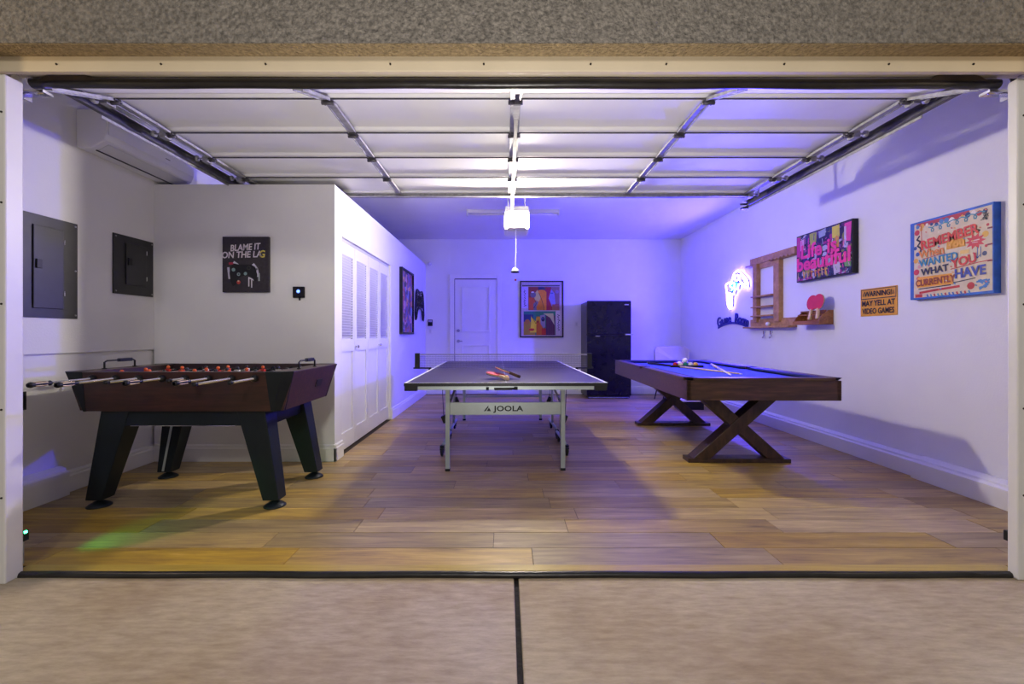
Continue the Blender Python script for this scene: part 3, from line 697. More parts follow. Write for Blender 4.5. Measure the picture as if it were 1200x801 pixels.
# ---------------------------------------------------------------- fridge
f = thing('refrigerator', 'black top-freezer refrigerator against the back wall', 'refrigerator', (1.795, 8.02, 0))
wv = .385; yf = -.30
MB().bb((-wv, yf+.06, .03), (wv, .33, 1.70)).build('cabinet', mat('fridge_side', (.055, .045, .042), .38, .2), f, bevel=.008)
m = MB().bb((-wv, yf, .06), (wv, yf+.055, 1.115)); m.build('door', BLACKG, f, bevel=.014)
m = MB().bb((-wv, yf, 1.13), (wv, yf+.055, 1.712)); m.build('freezer_door', BLACKG, f, bevel=.014)
for z, s in ((1.105, -1), (1.14, 1)):
    mm = MB().bb((-wv+.05, yf-.025, z-.012), (wv-.1, yf, z+.012)); mm.build('handle', BLACKG, f, bevel=.006)
MB().bb((-wv+.14, yf-.028, 1.09), (-wv+.22, yf-.024, 1.10)).build('handle_trim', CHROME, f)
MB().bb((wv-.11, yf-.01, 1.112), (wv+.03, yf+.02, 1.135)).build('hinge', CHROME, f, bevel=.003)
MB().bb((wv-.12, yf-.003, 1.635), (wv-.045, yf, 1.652)).build('badge', CHROME, f)
m = MB().bb((-wv+.02, yf+.03, .012), (wv-.02, yf+.06, .055)); m.build('kick_plate', BLACK, f)
MB().bb((-wv+.03, yf+.024, .02), (wv-.03, yf+.03, .03)).build('kick_trim', STEEL, f)
for sx_ in (-1, 1):
    for yy in (yf+.1, .28): MB().cyl((sx_*(wv-.05), yy, 0), (sx_*(wv-.05), yy, .035), .02, 10).build('foot', BLACK, f)

# ---------------------------------------------------------------- armchair and bench behind the pool table
c = thing('armchair', 'beige upholstered armchair with thin dark legs in the back right corner', 'chair', (2.86, 7.62, 0), PI-PI)
def shell(m, R, a0, a1, z0, z1, t, n=14, ysc=1):
    for k in range(n):
        b0, b1 = a0+(a1-a0)*k/n, a0+(a1-a0)*(k+1)/n
        P = lambda a_, r_, z_: (r_*math.cos(a_), r_*math.sin(a_)*ysc, z_)
        m.loft([P(b0, R, z0), P(b1, R, z0), P(b1, R-t, z0), P(b0, R-t, z0)], [P(b0, R+.02, z1), P(b1, R+.02, z1), P(b1, R-t+.02, z1), P(b0, R-t+.02, z1)])
def rbox(x0, x1, z0, z1, r_, n=6):
    P = []
    for cx, cz, a0 in ((x1-r_, z1-r_, 0), (x0+r_, z1-r_, PI/2), (x0+r_, z0+r_, PI), (x1-r_, z0+r_, 1.5*PI)):
        for i in range(n+1): a_ = a0+PI/2*i/n; P.append((cx+r_*math.cos(a_), cz+r_*math.sin(a_)))
    return P
m = MB(); nx = 10
P = rbox(-.295, .295, .46, .92, .09)
cur = lambda x, y0: y0+.10-.9*x*x
m.loft([(x, cur(x, -.0)-.0, z) for x, z in P], [(x, cur(x, .07), z) for x, z in P])
m.build('backrest', FABRIC, c, bevel=.012)
m = MB(); P = rbox(-.28, .28, -.28, .05, .08); m.loft([(x, y, .36) for x, y in P], [(x, y, .46) for x, y in P]); m.build('seat', FABRIC, c, bevel=.02)
for s in (-1, 1):
    m = MB(); m.tube([(s*.29, .02, .62), (s*.31, -.1, .64), (s*.31, -.22, .62)], .03, 10); m.tube([(s*.31, -.2, .62), (s*.3, -.2, .44)], .02, 8); m.build('armrest', FABRIC, c)
for sx_ in (-1, 1):
    for y0, y1 in ((-.24, -.30), (.02, .12)): MB().cyl((sx_*.22, y0, .37), (sx_*.27, y1, 0), .013, 8, .009).build('leg', BLACK, c)
b = thing('low_bench', 'low bench with pale top and black storage box in the corner behind the pool table', 'bench', (2.89, 6.72, 0))
MB().bb((-.33, -.13, .122), (.31, .13, .157)).build('bench_top', mat('pale_top', (.62, .56, .52), .4), b, bevel=.005)
MB().bb((-.30, -.11, .0), (.06, .11, .122)).build('storage_box', BLACK, b, bevel=.004)
for yy in (-.10, .10): MB().box((.285, yy, .061), (.028, .028, .122)).build('leg', DARKWOODV, b)

# ---------------------------------------------------------------- right wall items  (root rz = -90deg: local x -> toward the camera, facing -x)
RZ = -PI/2
# neon controller
def wp(px, py, X=RX-.03): Y = X*520/(px-593); return Y, H+(392-py)*Y/520
yc, zc = 6.40, 1.78
NEON = mat('neon_tube', (.2, .4, 1), .4, emit=(.075, .045, 1.0), es=NEON_STRENGTH)
NEON2 = mat('neon_cyan', (.2, .6, 1), .4, emit=(.04, .25, 1.0), es=NEON_STRENGTH*.5)
n_ = thing('neon_controller_sign', 'glowing blue neon sign shaped like a game controller on the right wall', 'neon sign', (RX, yc, zc), RZ)
def loc(px, py): Y, Z = wp(px, py); return (yc-Y, -.035, Z-zc)
m = MB()
def q(*pts): return [(830+u/7.5, 300+v/7.5) for u, v in pts]
def smooth(pts, closed, k=4):
    n = len(pts); out = []
    rng = range(n if closed else n-1)
    for i in rng:
        p = [Vector(pts[(i+j) % n] if closed else pts[max(0, min(n-1, i+j))]) for j in (-1, 0, 1, 2)]
        for t in range(k):
            t /= k; out.append(.5*((2*p[1])+(-p[0]+p[2])*t+(2*p[0]-5*p[1]+4*p[2]-p[3])*t*t+(-p[0]+3*p[1]-3*p[2]+p[3])*t**3))
    if not closed: out.append(Vector(pts[-1]))
    return out
outl = q((168, 330), (160, 250), (205, 225), (232, 150), (265, 128), (300, 160), (342, 210), (350, 270), (325, 270), (295, 245), (270, 250), (262, 285), (240, 295), (228, 335), (212, 340), (208, 440), (188, 458), (170, 400))
m.tube(smooth([loc(*p) for p in outl], True), .0105, 8, closed=True)
m.tube(smooth([loc(*p) for p in q((285, 165), (325, 220), (330, 250), (300, 235), (280, 210))], True), .009, 6, closed=True)
m.tube(smooth([loc(*p) for p in q((178, 340), (200, 330), (198, 420), (186, 435))], True), .009, 6, closed=True)
m.tube(smooth([loc(*p) for p in q((235, 190), (262, 165), (272, 195), (250, 215))], True), .010, 6, closed=True)
m.build('neon_tube', NEON, n_)
m = MB(); m.tube(smooth([loc(*p) for p in q((195, 255), (225, 235), (235, 260), (212, 280))], True), .012, 6, closed=True); m.tube([loc(*p) for p in q((205, 300), (240, 270))], .010, 6); m.build('neon_tube', NEON2, n_, label='cyan centre tube')
m = MB(); pts = [loc(*p) for p in outl]; Q_ = [(x, z) for x, _, z in pts]
m.prism(Q_, 'y', -.014, -.004) ; m.build('backing_plate', mat('acrylic_back', (.03, .06, .30), .15, var=.02), n_)
for p in (outl[4], outl[11], outl[0], outl[16], outl[7]):
    x, _, z = loc(*p); MB().cyl((x*.92, 0, z*.92), (x*.92, -.02, z*.92), .008, 8).build('standoff', CHROME, n_)
# game room lettering (dark navy, arched)
g_ = thing('game_room_sign', 'dark navy arched cut-out lettering below the neon controller sign', 'sign', (RX, 6.47, 1.32), RZ)
NAVY = mat('navy_acrylic', (.015, .02, .22), .35, emit=(.01, .01, .3), es=.0)
word = 'Game Room'; xs = [-.37, -.275, -.16, -.05, .06, .145, .235, .315, .40]
for ch, x in zip(word, xs):
    if ch == ' ': continue
    z = .035-.22*x*x*1.6
    text('letter', ch, .20 if ch in 'GR' else .17, NAVY, g_, (x, -.014, z), (PI/2, x*.7, 0), .006, .95, .003)
m = MB(); ar = [(-.42+.84*i/12) for i in range(13)]
P = [(x, -.045-.35*x*x) for x in ar]+[(x, -.012-.35*x*x) for x in ar[::-1]]
m.prism([(x, z) for x, z in P], 'y', -.012, 0); m.build('backing_strip', NAVY, g_)
# cue rack
k_ = thing('cue_rack', 'light wooden wall rack for cues and balls on the right wall', 'rack', (RX, 5.48, 1.68), RZ)
MB().bb((-.47, -.03, .36), (.45, 0, .445)).build('top_rail', OAKRACK, k_, bevel=.003)
m = MB().bb((-.47, -.085, .335), (.45, -.0, .358)); 
m = MB()
m.bb((-.50, -.075, .34), (-.34, 0, .358)); m.build('cue_holder', OAKRACK, k_, bevel=.002); m = MB(); m.bb((.0, -.07, .342), (.45, 0, .36))
for i in range(6): m.bb((.03+i*.07, -.086, .342), (.055+i*.07, -.07, .36))
m.build('cue_holder', OAKRACK, k_, bevel=.002)
for x0, x1 in ((-.36, -.27), (.09, .20)): MB().bb((x0, -.055, -.40), (x1, 0, .36)).build('stile', OAKRACK, k_, bevel=.003)
m = MB().bb((-.27, -.02, .29), (.09, 0, .36)); m.build('cross_rail', OAKRACK, k_, bevel=.002)
for z in (-.07, -.205, -.32): MB().bb((-.36, -.085, z-.009), (.09, 0, z+.009)).build('ball_shelf', OAKRACK, k_, bevel=.002)
MB().bb((-.47, -.025, -.455), (.45, 0, -.36)).build('bottom_rail', OAKRACK, k_, bevel=.003)
MB().bb((-.52, -.10, -.475), (.45, 0, -.455)).build('bottom_shelf', OAKRACK, k_, bevel=.003)
for x in (-.17, -.02):
    h_ = tag(MB().tube([(0, -.02, 0), (0, -.02, -.05), (0, -.035, -.075), (.03, -.045, -.07), (.05, -.045, -.04)], .009, 8).build('coat_hook', CHROME), 'small chrome hook under the cue rack, ' + ('nearer the neon sign' if x < -.1 else 'nearer the paddle shelf'), 'hook', 'chrome hooks under the rack')
    m = MB()
    h_.location = (RX, 5.48-x, 1.155); h_.rotation_euler = (0, 0, RZ)
    MB().box((0, -.008, 0), (.02, .03, .03)).build('mount', CHROME, h_)
cb = tag(MB().ball((0, 0, 0), .026, 16, 10).build('chalk_cube', PLASTICW), 'small white ball on the bottom shelf of the cue rack', 'ball'); cb.name = 'cue_ball'; cb.location = (RX-.055, 5.50, 1.68-.455+.0275)
# paddle shelf
p_ = thing('paddle_shelf', 'brown wooden wall holder for paddles right of the cue rack', 'shelf', (RX, 4.67, 1.30), RZ)
yb = -.15; L_ = .19
prof = [(0, .07), (-.05, .07), (-.13, .0), (-.15, -.04), (-.14, -.075), (0, -.075)]
for s in (-1, 1):
    x0, x1 = (s*L_-.008, s*L_+.008)
    m = MB(); m.loft([(x0, y, z) for y, z in prof], [(x1, y, z) for y, z in prof]); m.build('side_panel', SHELFW, p_, bevel=.002)
MB().bb((-L_, -.14, -.075), (L_, 0, -.06)).build('bottom_panel', SHELFW, p_); MB().bb((-L_, -.012, -.06), (L_, 0, .07)).build('back_panel', SHELFW, p_)
MB().box((0, -.146, -.055), (2*L_+.03, .014, .04)).build('front_lip', SHELFW, p_, bevel=.002)
MB().box((0, -.07, .066), (2*L_, .012, .014)).build('support_bar', SHELFW, p_); MB().box((0, -.10, .03), (2*L_, .010, .012)).build('support_bar', SHELFW, p_)
def paddle(name, label, loc, rot, group=None, face=REDR, r_=.079, hm=None):
    t = thing(name, label, 'paddle', loc, 0, group, rot)
    n = 20; bl = [(r_*math.cos(2*PI*i/n-PI/2), r_*1.02*math.sin(2*PI*i/n-PI/2)) for i in range(n)]
    m = MB(); m.prism(bl, 'z', -.003, .003); m.build('blade', LWOOD, t)
    m = MB(); m.prism([(x*.985, y*.985) for x, y in bl], 'z', .003, .007); m.build('rubber', face, t)
    m = MB(); m.prism([(x*.985, y*.985) for x, y in bl], 'z', -.007, -.003); m.build('rubber', BLACK if face is REDR else REDR, t)
    m = MB(); m.loft([(-.014, -r_+.012, -.011), (.014, -r_+.012, -.011), (.014, -r_+.012, .011), (-.014, -r_+.012, .011)], [(-.017, -r_-.10, -.012), (.017, -r_-.10, -.012), (.017, -r_-.10, .012), (-.017, -r_-.10, .012)]); m.build('handle', hm or LWOOD, t, bevel=.004)
    return t
# rotation: blade normal -> -x (wall facing), handle down
wr = Euler((PI/2, 0, -PI/2)).to_matrix()
paddle('table_tennis_paddle', 'red paddle in the wall holder, the one farther from the opening', (RX-.085, 4.655, 1.455), (PI/2-.12, .08, -PI/2), 'red paddles in the wall holder')
paddle('table_tennis_paddle', 'red paddle in the wall holder, the one nearer the opening', (RX-.105, 4.535, 1.458), (PI/2-.12, -.05, -PI/2), 'red paddles in the wall holder')
# life is beautiful
a = thing('graffiti_canvas', 'graffiti canvas with pink words on a dark multicolour ground on the right wall', 'picture', (RX, 4.555, 1.955), RZ)
w2, h2 = .40, .255
MB().bb((-w2, -.055, -h2), (w2, 0, h2)).build('canvas_edge', BLACK, a, bevel=.002)
SP2 = splatter('graffiti_dark', ['#1a1830', '#3a2a58', '#a03070', '#20304a', '#b0b0b8', '#5a2050', '#283060', '#8a8a38', '#181420', '#7a4a80'], 26, 8)
MB().bb((-w2+.012, -.0575, -h2+.012), (w2-.012, -.055, h2-.012)).build('print', SP2, a)
r = Art(-.0578)
cols = ['#e04898', '#b8c040', '#d8c828', '#60a048', '#e080b0', '#c8c8d8', '#402868', '#e08830', '#d83868', '#7088a8']
r.rect('#c03080', -.385, .02, -.33, .235, .005); r.rect('#d8a0c0', -.33, .08, -.27, .2, .005); r.rect('#a8b040', -.18, .12, -.08, .24, .01); r.rect('#d8cc30', .14, .13, .24, .235, .01); r.rect('#d89030', .19, .02, .235, .14, .005); r.rect('#e04890', .30, .06, .385, .235, .01)
r.rect('#c8b8c8', .30, .0, .325, .2, .004); r.rect('#202048', -.06, .12, .1, .2, .01); r.rect('#9aa4b4', -.05, .17, .05, .24, .01); r.rect('#70a850', .30, -.19, .385, -.1, .01); r.rect('#c0b8b8', .16, -.23, .24, -.13, .01)
for i in range(60):
    x = random.uniform(-.37, .36); z = random.choice([random.uniform(.06, .23), random.uniform(-.24, -.12), random.uniform(-.2, .2)])
    r.line(random.choice(cols), [(x, z), (x+random.uniform(-.02, .02), max(-.235, z-random.uniform(.01, .07)))], random.uniform(.004, .012))
for i, x in enumerate([-.28, -.22, -.16, -.10, -.05, 0, .05]): r.line(random.choice(['#d89838', '#c8b070', '#d06030']), [(x, -.155), (x+.01, -.22)], .016); r.line('#d8a040', [(x, -.16), (x+.03, -.17)], .01)
r.build('paint_strokes', a, True); ly_ = r.y-.00003*(r.k+12)-.0012
PINK = flat('#ee3f86')
text('lettering', 'Life is', .20, PINK, a, (-.055, ly_, .055), ext=.0012, sx=1.08, bold=.0062, spacing=1.05)
text('lettering', 'beautiful', .20, PINK, a, (.0, ly_, -.075), ext=.0012, sx=1.14, bold=.006, spacing=1.0)
# small nail above
# warning sign
a = thing('warning_sign', 'yellow warning sign with black lettering on the right wall', 'sign', (RX, 3.93, 1.413), RZ)
YEL = flat('#d99a1e'); BK = flat('#1c1812')
MB().bb((-.193, -.006, -.125), (.193, 0, .125)).build('sign_plate', YEL, a, bevel=.002)
r = Art(-.0065)
for (x0, z0, x1, z1) in ((-.185, .112, .185, .118), (-.185, .028, .185, .036), (-.185, .028, -.179, .118), (.179, .028, .185, .118)): r.rect('#1c1812', x0, z0, x1, z1)
for s in (-1, 1): r.poly('#1c1812', [(s*.155-.014, .058), (s*.155+.014, .058), (s*.155, .092)]); r.poly('#d99a1e', [(s*.155-.006, .063), (s*.155+.006, .063), (s*.155, .080)])
r.build('border', a)
text('lettering', 'WARNING!', .064, BK, a, (0, -.0085, .073), ext=.0006, sx=.88, bold=.0018)
text('lettering', 'MAY YELL AT', .068, BK, a, (0, -.0085, -.012), ext=.0006, sx=.86, bold=.0018)
text('lettering', 'VIDEO GAMES', .068, BK, a, (0, -.0085, -.082), ext=.0006, sx=.78, bold=.0018)
# remember canvas
a = thing('quote_canvas', 'large bright hand-lettered canvas with blue edges nearest the opening on the right wall', 'picture', (RX, 3.262, 1.703), RZ)
w2 = .305; yb_ = -.05
MB().bb((-w2, yb_, -w2), (w2, 0, w2)).build('canvas_edge', mat('blue_canvas', (.02, .13, .50), .5, var=.3, scale=14), a, bevel=.002)
r = Art(yb_-.0005)
CR = '#d9c9a4'
r.rect('#2f62b8', -w2+.001, -w2+.002, -w2+.03, w2-.002); r.rect(CR, -.272, -.29, .30, .285, .004)
r.rect('#b03040', -.25, .262, .15, .29); 
for i in range(14): r.disc(random.choice(['#20366a', '#e0a83a', '#b83030', '#4880b0', '#e8e0d0']), -.24+i*.038, .262+random.uniform(-.012, .008), random.uniform(.010, .020), 8)
pts = []
for i in range(44):
    t = i/43; pts.append((-.15+.38*t+.024*math.sin(i*.9), .222+.02*t+.020*math.cos(i*.9)))
r.line('#4a98a8', pts, .008)
for (x, z, c, q_) in ((-.245, .22, '#c02c38', .022), (-.25, -.19+.1, '#c83040', .024), (-.235, -.14, '#b83848', .016), (-.24, .05, '#28509a', .017), (-.255, .0, '#e0a83a', .02), (.16, -.24, '#c02820', .026), (-.26, .10, '#30508a', .015), (-.21, .24, '#e0a83a', .015), (-.225, -.05, '#d89a90', .015), (-.2, -.17, '#e8c060', .018), (.255, .10, '#e0b040', .022), (.25, -.03, '#30405a', .016), (.27, .16, '#c03838', .010), (.26, .02, '#c03838', .010)): r.disc(c, x, z, q_, 10)
r.line('#1c2438', [(-.225, .19), (-.245, .165), (-.215, .145), (-.24, .115), (-.21, .09), (-.215, .07)], .013)
r.line('#c03030', [(-.21, .27), (-.205, .12)], .006)
r.line('#20201c', [(-.18, .088), (.22, .135)], .006); r.line('#20201c', [(.195, .148), (.222, .135), (.20, .118)], .006)
r.rect('#e0a030', -.01, .045, .125, .105, .006)
st = []
for i in range(20): a_ = 2*PI*i/20; rr_ = .072 if i % 2 == 0 else .042; st.append((.19+rr_*math.cos(a_), .065+rr_*.8*math.sin(a_)))
r.poly('#d0383c', st); r.line('#e8c8b0', [(.165, .07), (.215, .072)], .008); r.line('#e8c8b0', [(.17, .058), (.205, .056)], .005)
r.line('#b83038', [(-.20, .005), (-.05, .02), (-.02, .018)], .005)
r.rect('#e8a02a', -.24, -.215, .035, -.135, .005); r.rect('#e8c46a', .09, -.01, .15, .02, .006)
r.line('#20201c', [(-.23, -.225), (.02, -.218)], .008); r.line('#20201c', [(.04, -.205), (.19, -.19)], .007); r.line('#c02828', [(.02, -.105), (.20, -.085), (.29, -.08)], .006)
r.line('#c03028', [(-.22, -.255), (-.1, -.245), (.08, -.235)], .017); r.rect('#b83028', -.26, -.29, -.2, -.265)
r.line('#3060a0', [(.205, .02), (.205, -.05)], .005); r.line('#3060a0', [(.19, -.035), (.205, -.055), (.22, -.035)], .005); r.line('#3060a0', [(.225, .02), (.225, -.05)], .005)
for i in range(12): r.line(random.choice(['#3868a8', '#b84040', '#4890b0']), [(-.16+i*.028, -.275), (-.155+i*.028, -.288)], .012)
for i in range(9): r.line('#4080b8', [(.2+random.uniform(0, .08), -.2-random.uniform(0, .07)), (.22+random.uniform(0, .06), -.21-random.uniform(0, .07))], .012)
for i in range(8): r.line('#20281c', [(.225+random.uniform(0, .05), .26-random.uniform(0, .07)), (.24+random.uniform(0, .04), .25-random.uniform(0, .07))], .005)
for i in range(40): r.line(random.choice(['#e0a848', '#c84848', '#5090b8', '#e8dcc4', '#d87858']), [(random.uniform(-.26, .28), random.choice([random.uniform(.16, .25), random.uniform(-.27, -.24)]))]*1+[(random.uniform(-.26, .28), .2)] if False else [(u_ := random.uniform(-.26, .27), v_ := random.uniform(-.27, .27)), (u_+.008, v_-.004)], .008)
for (z0, z1) in ((.13, .14), (.02, .03), (-.09, -.082)): r.rect('#7a2030', .27, z0, .303, z1)
r.build('painted_print', a, True)
ty = yb_-.0005-.00003*(r.k+12)
for s_, sz, c, x, z, sx_, b_, tl in (('REMEMBER', .098, '#d8402c', 0, .128, .90, .0030, -.10), ('When', .080, '#e0862e', -.125, .045, 1.0, .002, -.05), ('You', .075, '#e8a83c', .06, .075, 1.0, .003, -.06), ('WANTED', .078, '#2f86a8', -.075, -.022, .88, .0022, -.05),
    ('WHAT', .070, '#262a3c', -.10, -.095, 1.0, .0022, -.05), ('YOU', .085, '#d23a34', .115, -.06, .95, .003, -.12), ('CURRENTLY', .070, '#96421c', -.10, -.178, .78, .0022, -.03), ('HAVE', .092, '#3a4ca0', .155, -.145, .92, .0030, -.03)):
    text('lettering', s_, sz, flat(c), a, (x, ty, z), (PI/2, tl, 0), .0006, sx_, b_)

# ================================================================== FOOSBALL TABLE
FX, FY = -2.09, 3.205
ft = thing('foosball_table', 'mahogany and black foosball table on splayed legs beside the left wall', 'foosball table', (FX, FY, 0))
zt, zb = .885, .632
hx, hy = .73, .415     # top half sizes
bx, by = .655, .375    # bottom
cc = .05
def lerp(a, b, t): return a+(b-a)*t
def hexa(A, B): return MB().loft(A, B)
tk = .03
# long side panels
for s, nm in ((-1, 'front_panel'), (1, 'rear_panel')):
    m = MB(); A = [(-bx+.06, s*by, zb), (bx-.06, s*by, zb), (bx-.06, s*(by-tk), zb), (-bx+.06, s*(by-tk), zb)]
    B = [(-hx+.10, s*hy, zt-.004), (hx-.10, s*hy, zt-.004), (hx-.10, s*(hy-tk), zt-.004), (-hx+.10, s*(hy-tk), zt-.004)]
    m.loft(A, B); m.build(nm, FOOSWOOD, ft)
for s in (-1, 1):
    m = MB(); A = [(s*bx, -by+.03, zb), (s*bx, by-.03, zb), (s*(bx-tk), by-.03, zb), (s*(bx-tk), -by+.03, zb)]
    B = [(s*hx, -hy+.055, zt-.004), (s*hx, hy-.055, zt-.004), (s*(hx-tk), hy-.055, zt-.004), (s*(hx-tk), -hy+.055, zt-.004)]
    m.loft(A, B); m.build('end_panel', FOOSWOOD, ft)
    # ball return opening
    m = MB(); cx_ = lerp(bx, hx, .5); m.box((s*(cx_+.002), .10, .765), (.008, .10, .055), (0, s*.29, 0)); m.build('ball_return', BLACK, ft)
    # end rail
    m = MB(); m.bb((s*(hx-.002), -hy+.06, zt-.012), (s*(hx-.15), hy-.06, zt)); m.build('end_rail', FOOSWOOD, ft, bevel=.002)
# corner caps
for sx_ in (-1, 1):
    for sy in (-1, 1):
        def plan(X, Yh, a, sd, z, g=.003):
            P = [(X-a, Yh+g), (X-cc, Yh+g), (X+g, Yh-cc), (X+g, Yh-cc-sd), (X-.035, Yh-cc-sd), (X-.045, Yh-.045), (X-a, Yh-.035)]
            return [(sx_*x, sy*y, z) for x, y in P]
        m = MB(); m.loft(plan(bx, by, .065, .004, zb-.002), plan(hx, hy, .155, .008, zt+.002)); m.build('corner_cap', BLACKM, ft, bevel=.002)
# top edge rim & inner walls
for s in (-1, 1): MB().bb((-hx+.15, s*(hy+.002), zt-.004), (hx-.15, s*(hy-.04), zt+.001)).build('rim', mat('rim_dark', '3a2320', .35), ft, bevel=.002)
for s in (-1, 1): MB().bb((-hx+.14, s*(hy-.04), .70), (hx-.14, s*(hy-.055), zt-.006)).build('inner_wall', mat('inner_dark', (.035, .02, .022), .4), ft)
for s in (-1, 1): MB().bb((s*(hx-.135), -hy+.05, .70), (s*(hx-.15), hy-.05, zt-.012)).build('inner_wall', mat('inner_dark', (.035, .02, .022), .4), ft)
MB().bb((-hx+.14, -hy+.04, .735), (hx-.14, hy-.04, .75)).build('playfield', FIELD, ft)
MB().bb((-bx+.03, -by+.03, zb+.004), (bx-.03, by-.03, zb+.02)).build('bottom_board', BLACKM, ft)
# scorers
for s in (-1, 1):
    X = s*(hx-.065) if s > 0 else s*(hx-.055); y0, y1 = -.15, .10
    t0 = MB(); t0.tube([(X, y0, zt), (X, y0, zt+.045), (X, y0+.02, zt+.055), (X, y1-.02, zt+.055), (X, y1, zt+.045), (X, y1, zt)], .006, 8)
    for yy in (y0, y1): t0.cyl((X, yy, zt), (X, yy, zt+.006), .014, 10)
    sc_ = t0.build('score_rail', BLACK, ft)
    MB().box((X, .015, zt+.055), (.022, .11, .024)).build('score_slider', BLACK, sc_, bevel=.004)
# rods and players
rx0 = -.508; dx = .1455; zr = .845
counts = [3, 2, 3, 5, 5, 3, 2, 3]; team = [0, 0, 1, 0, 1, 0, 1, 1]
handle_front = {0: .39, 1: .385, 3: .29, 5: .30}; plain = {2: .24, 4: .145, 6: .345, 7: .26}
PW = mat('player_white', (.55, .52, .50), .35); PBL = mat('player_black', (.02, .02, .03), .35)
pl_me = {}
def player_mesh(mt1, mt2):
    m = MB(); m.m = 0
    m.loft([(-.013, -.010, -.075), (.013, -.010, -.075), (.013, .012, -.075), (-.013, .012, -.075)], [(-.010, -.007, -.03), (.010, -.007, -.03), (.010, .007, -.03), (-.010, .007, -.03)])
    m.loft([(-.012, -.009, -.03), (.012, -.009, -.03), (.012, .009, -.03), (-.012, .009, -.03)], [(-.018, -.011, .012), (.018, -.011, .012), (.018, .011, .012), (-.018, .011, .012)])
    m.m = 1; m.ball((0, 0, .026), .0125, 10, 8); return m, [mt1, mt2]
for i in range(8):
    x = rx0+i*dx; s = handle_front.get(i, plain.get(i)); yf_ = -hy-s*.97
    rod = MB().cyl((x, yf_, zr), (x, hy+.10, zr), .008, 10).build('rod', CHROME, ft)
    for sy in (-1, 1): MB().lathe([(.016, sy*(hy-.06)), (.022, sy*(hy-.058)), (.022, sy*(hy+.014)), (.014, sy*(hy+.024))], (x, 0, zr), 16, 'y').build('bearing', BLACK, rod)
    if i in handle_front:
        hl = .125
        m = MB(); m.tube([(x, yf_+hl, zr), (x, yf_+hl-.01, zr), (x, yf_+hl-.02, zr), (x, yf_+.08, zr), (x, yf_+.03, zr), (x, yf_+.012, zr), (x, yf_, zr)], [.010, .0155, .011, .015, .0125, .017, .013], 12)
        m.build('grip', BLACK, rod); m = MB()
        for k in range(5): a_ = 2*PI*k/5+.6; m.tube([(x+.0118*math.cos(a_), yf_+.095, zr+.0118*math.sin(a_)), (x+.0138*math.cos(a_), yf_+.06, zr+.0138*math.sin(a_)), (x+.0118*math.cos(a_), yf_+.03, zr+.0118*math.sin(a_))], .003, 6)
        m.build('grip_inlay', LWOOD, rod)
    else:
        MB().cyl((x, yf_-.008, zr), (x, yf_+.018, zr), .0115, 10).build('end_cap', BLACK, rod)
        m = MB(); m.tube([(x, hy+.22, zr), (x, hy+.14, zr), (x, hy+.09, zr)], [.016, .012, .015], 10); m.build('grip', BLACK, rod)
    n = counts[i]
    for k in range(n):
        sp = (.62/n); yy = (k-(n-1)/2)*sp
        mm, mts = player_mesh(RED if team[i] == 0 else PW, ORANGE if team[i] == 0 else PBL)
        key = team[i]
        if key not in pl_me:
            o = mm.build('player', mts, rod); pl_me[key] = o.data
        else: o = bpy.data.objects.new('player', pl_me[key]); COL.objects.link(o); o.parent = rod
        o.location = (x, yy, zr); o.rotation_euler = (random.uniform(-.25, .25)+(.0), 0, 0)
# aprons
for s in (-1, 1):
    MB().bb((-.47, s*(by-.055)-.012, zb-.10), (.47, s*(by-.055)+.012, zb)).build('apron', BLACKM, ft)
    MB().bb((s*.50-.012, -.27, zb-.115), (s*.50+.012, .27, zb)).build('end_apron', BLACKM, ft)
m = MB().bb((-.34, -by+.04, zb-.103), (.34, -by+.045, zb-.099)); m.build('apron_trim', CHROME, ft)
for sx_ in (-1, 1):
    for sy in (-1, 1):
        def sec(xo, xi, yo, yi, z): return [(sx_*xo, sy*yo, z), (sx_*xi, sy*yo, z), (sx_*xi, sy*yi, z), (sx_*xo, sy*yi, z)]
        m = MB(); m.loft(sec(.625, .52, .345, .245, .05), sec(.53, .345, .335, .20, zb)); lg = m.build('leg', BLACKM, ft, bevel=.004)
        m = MB(); cx_, cy_ = sx_*.575, sy*.297
        m.lathe([(.068, 0), (.068, .006), (.055, .016), (.028, .032), (.014, .036), (.014, .055)], (cx_, cy_, 0), 24); m.build('foot_disc', BLACKM, lg)
        if sx_ < 0 and sy > 0:
            MB().loft([(-.585, .244-.003, .06), (-.568, .244-.003, .06), (-.568, .244, .06), (-.585, .244, .06)], [(-.45, .197, .6), (-.433, .197, .6), (-.433, .2, .6), (-.45, .2, .6)]).build('edge_trim', SILVER, lg)

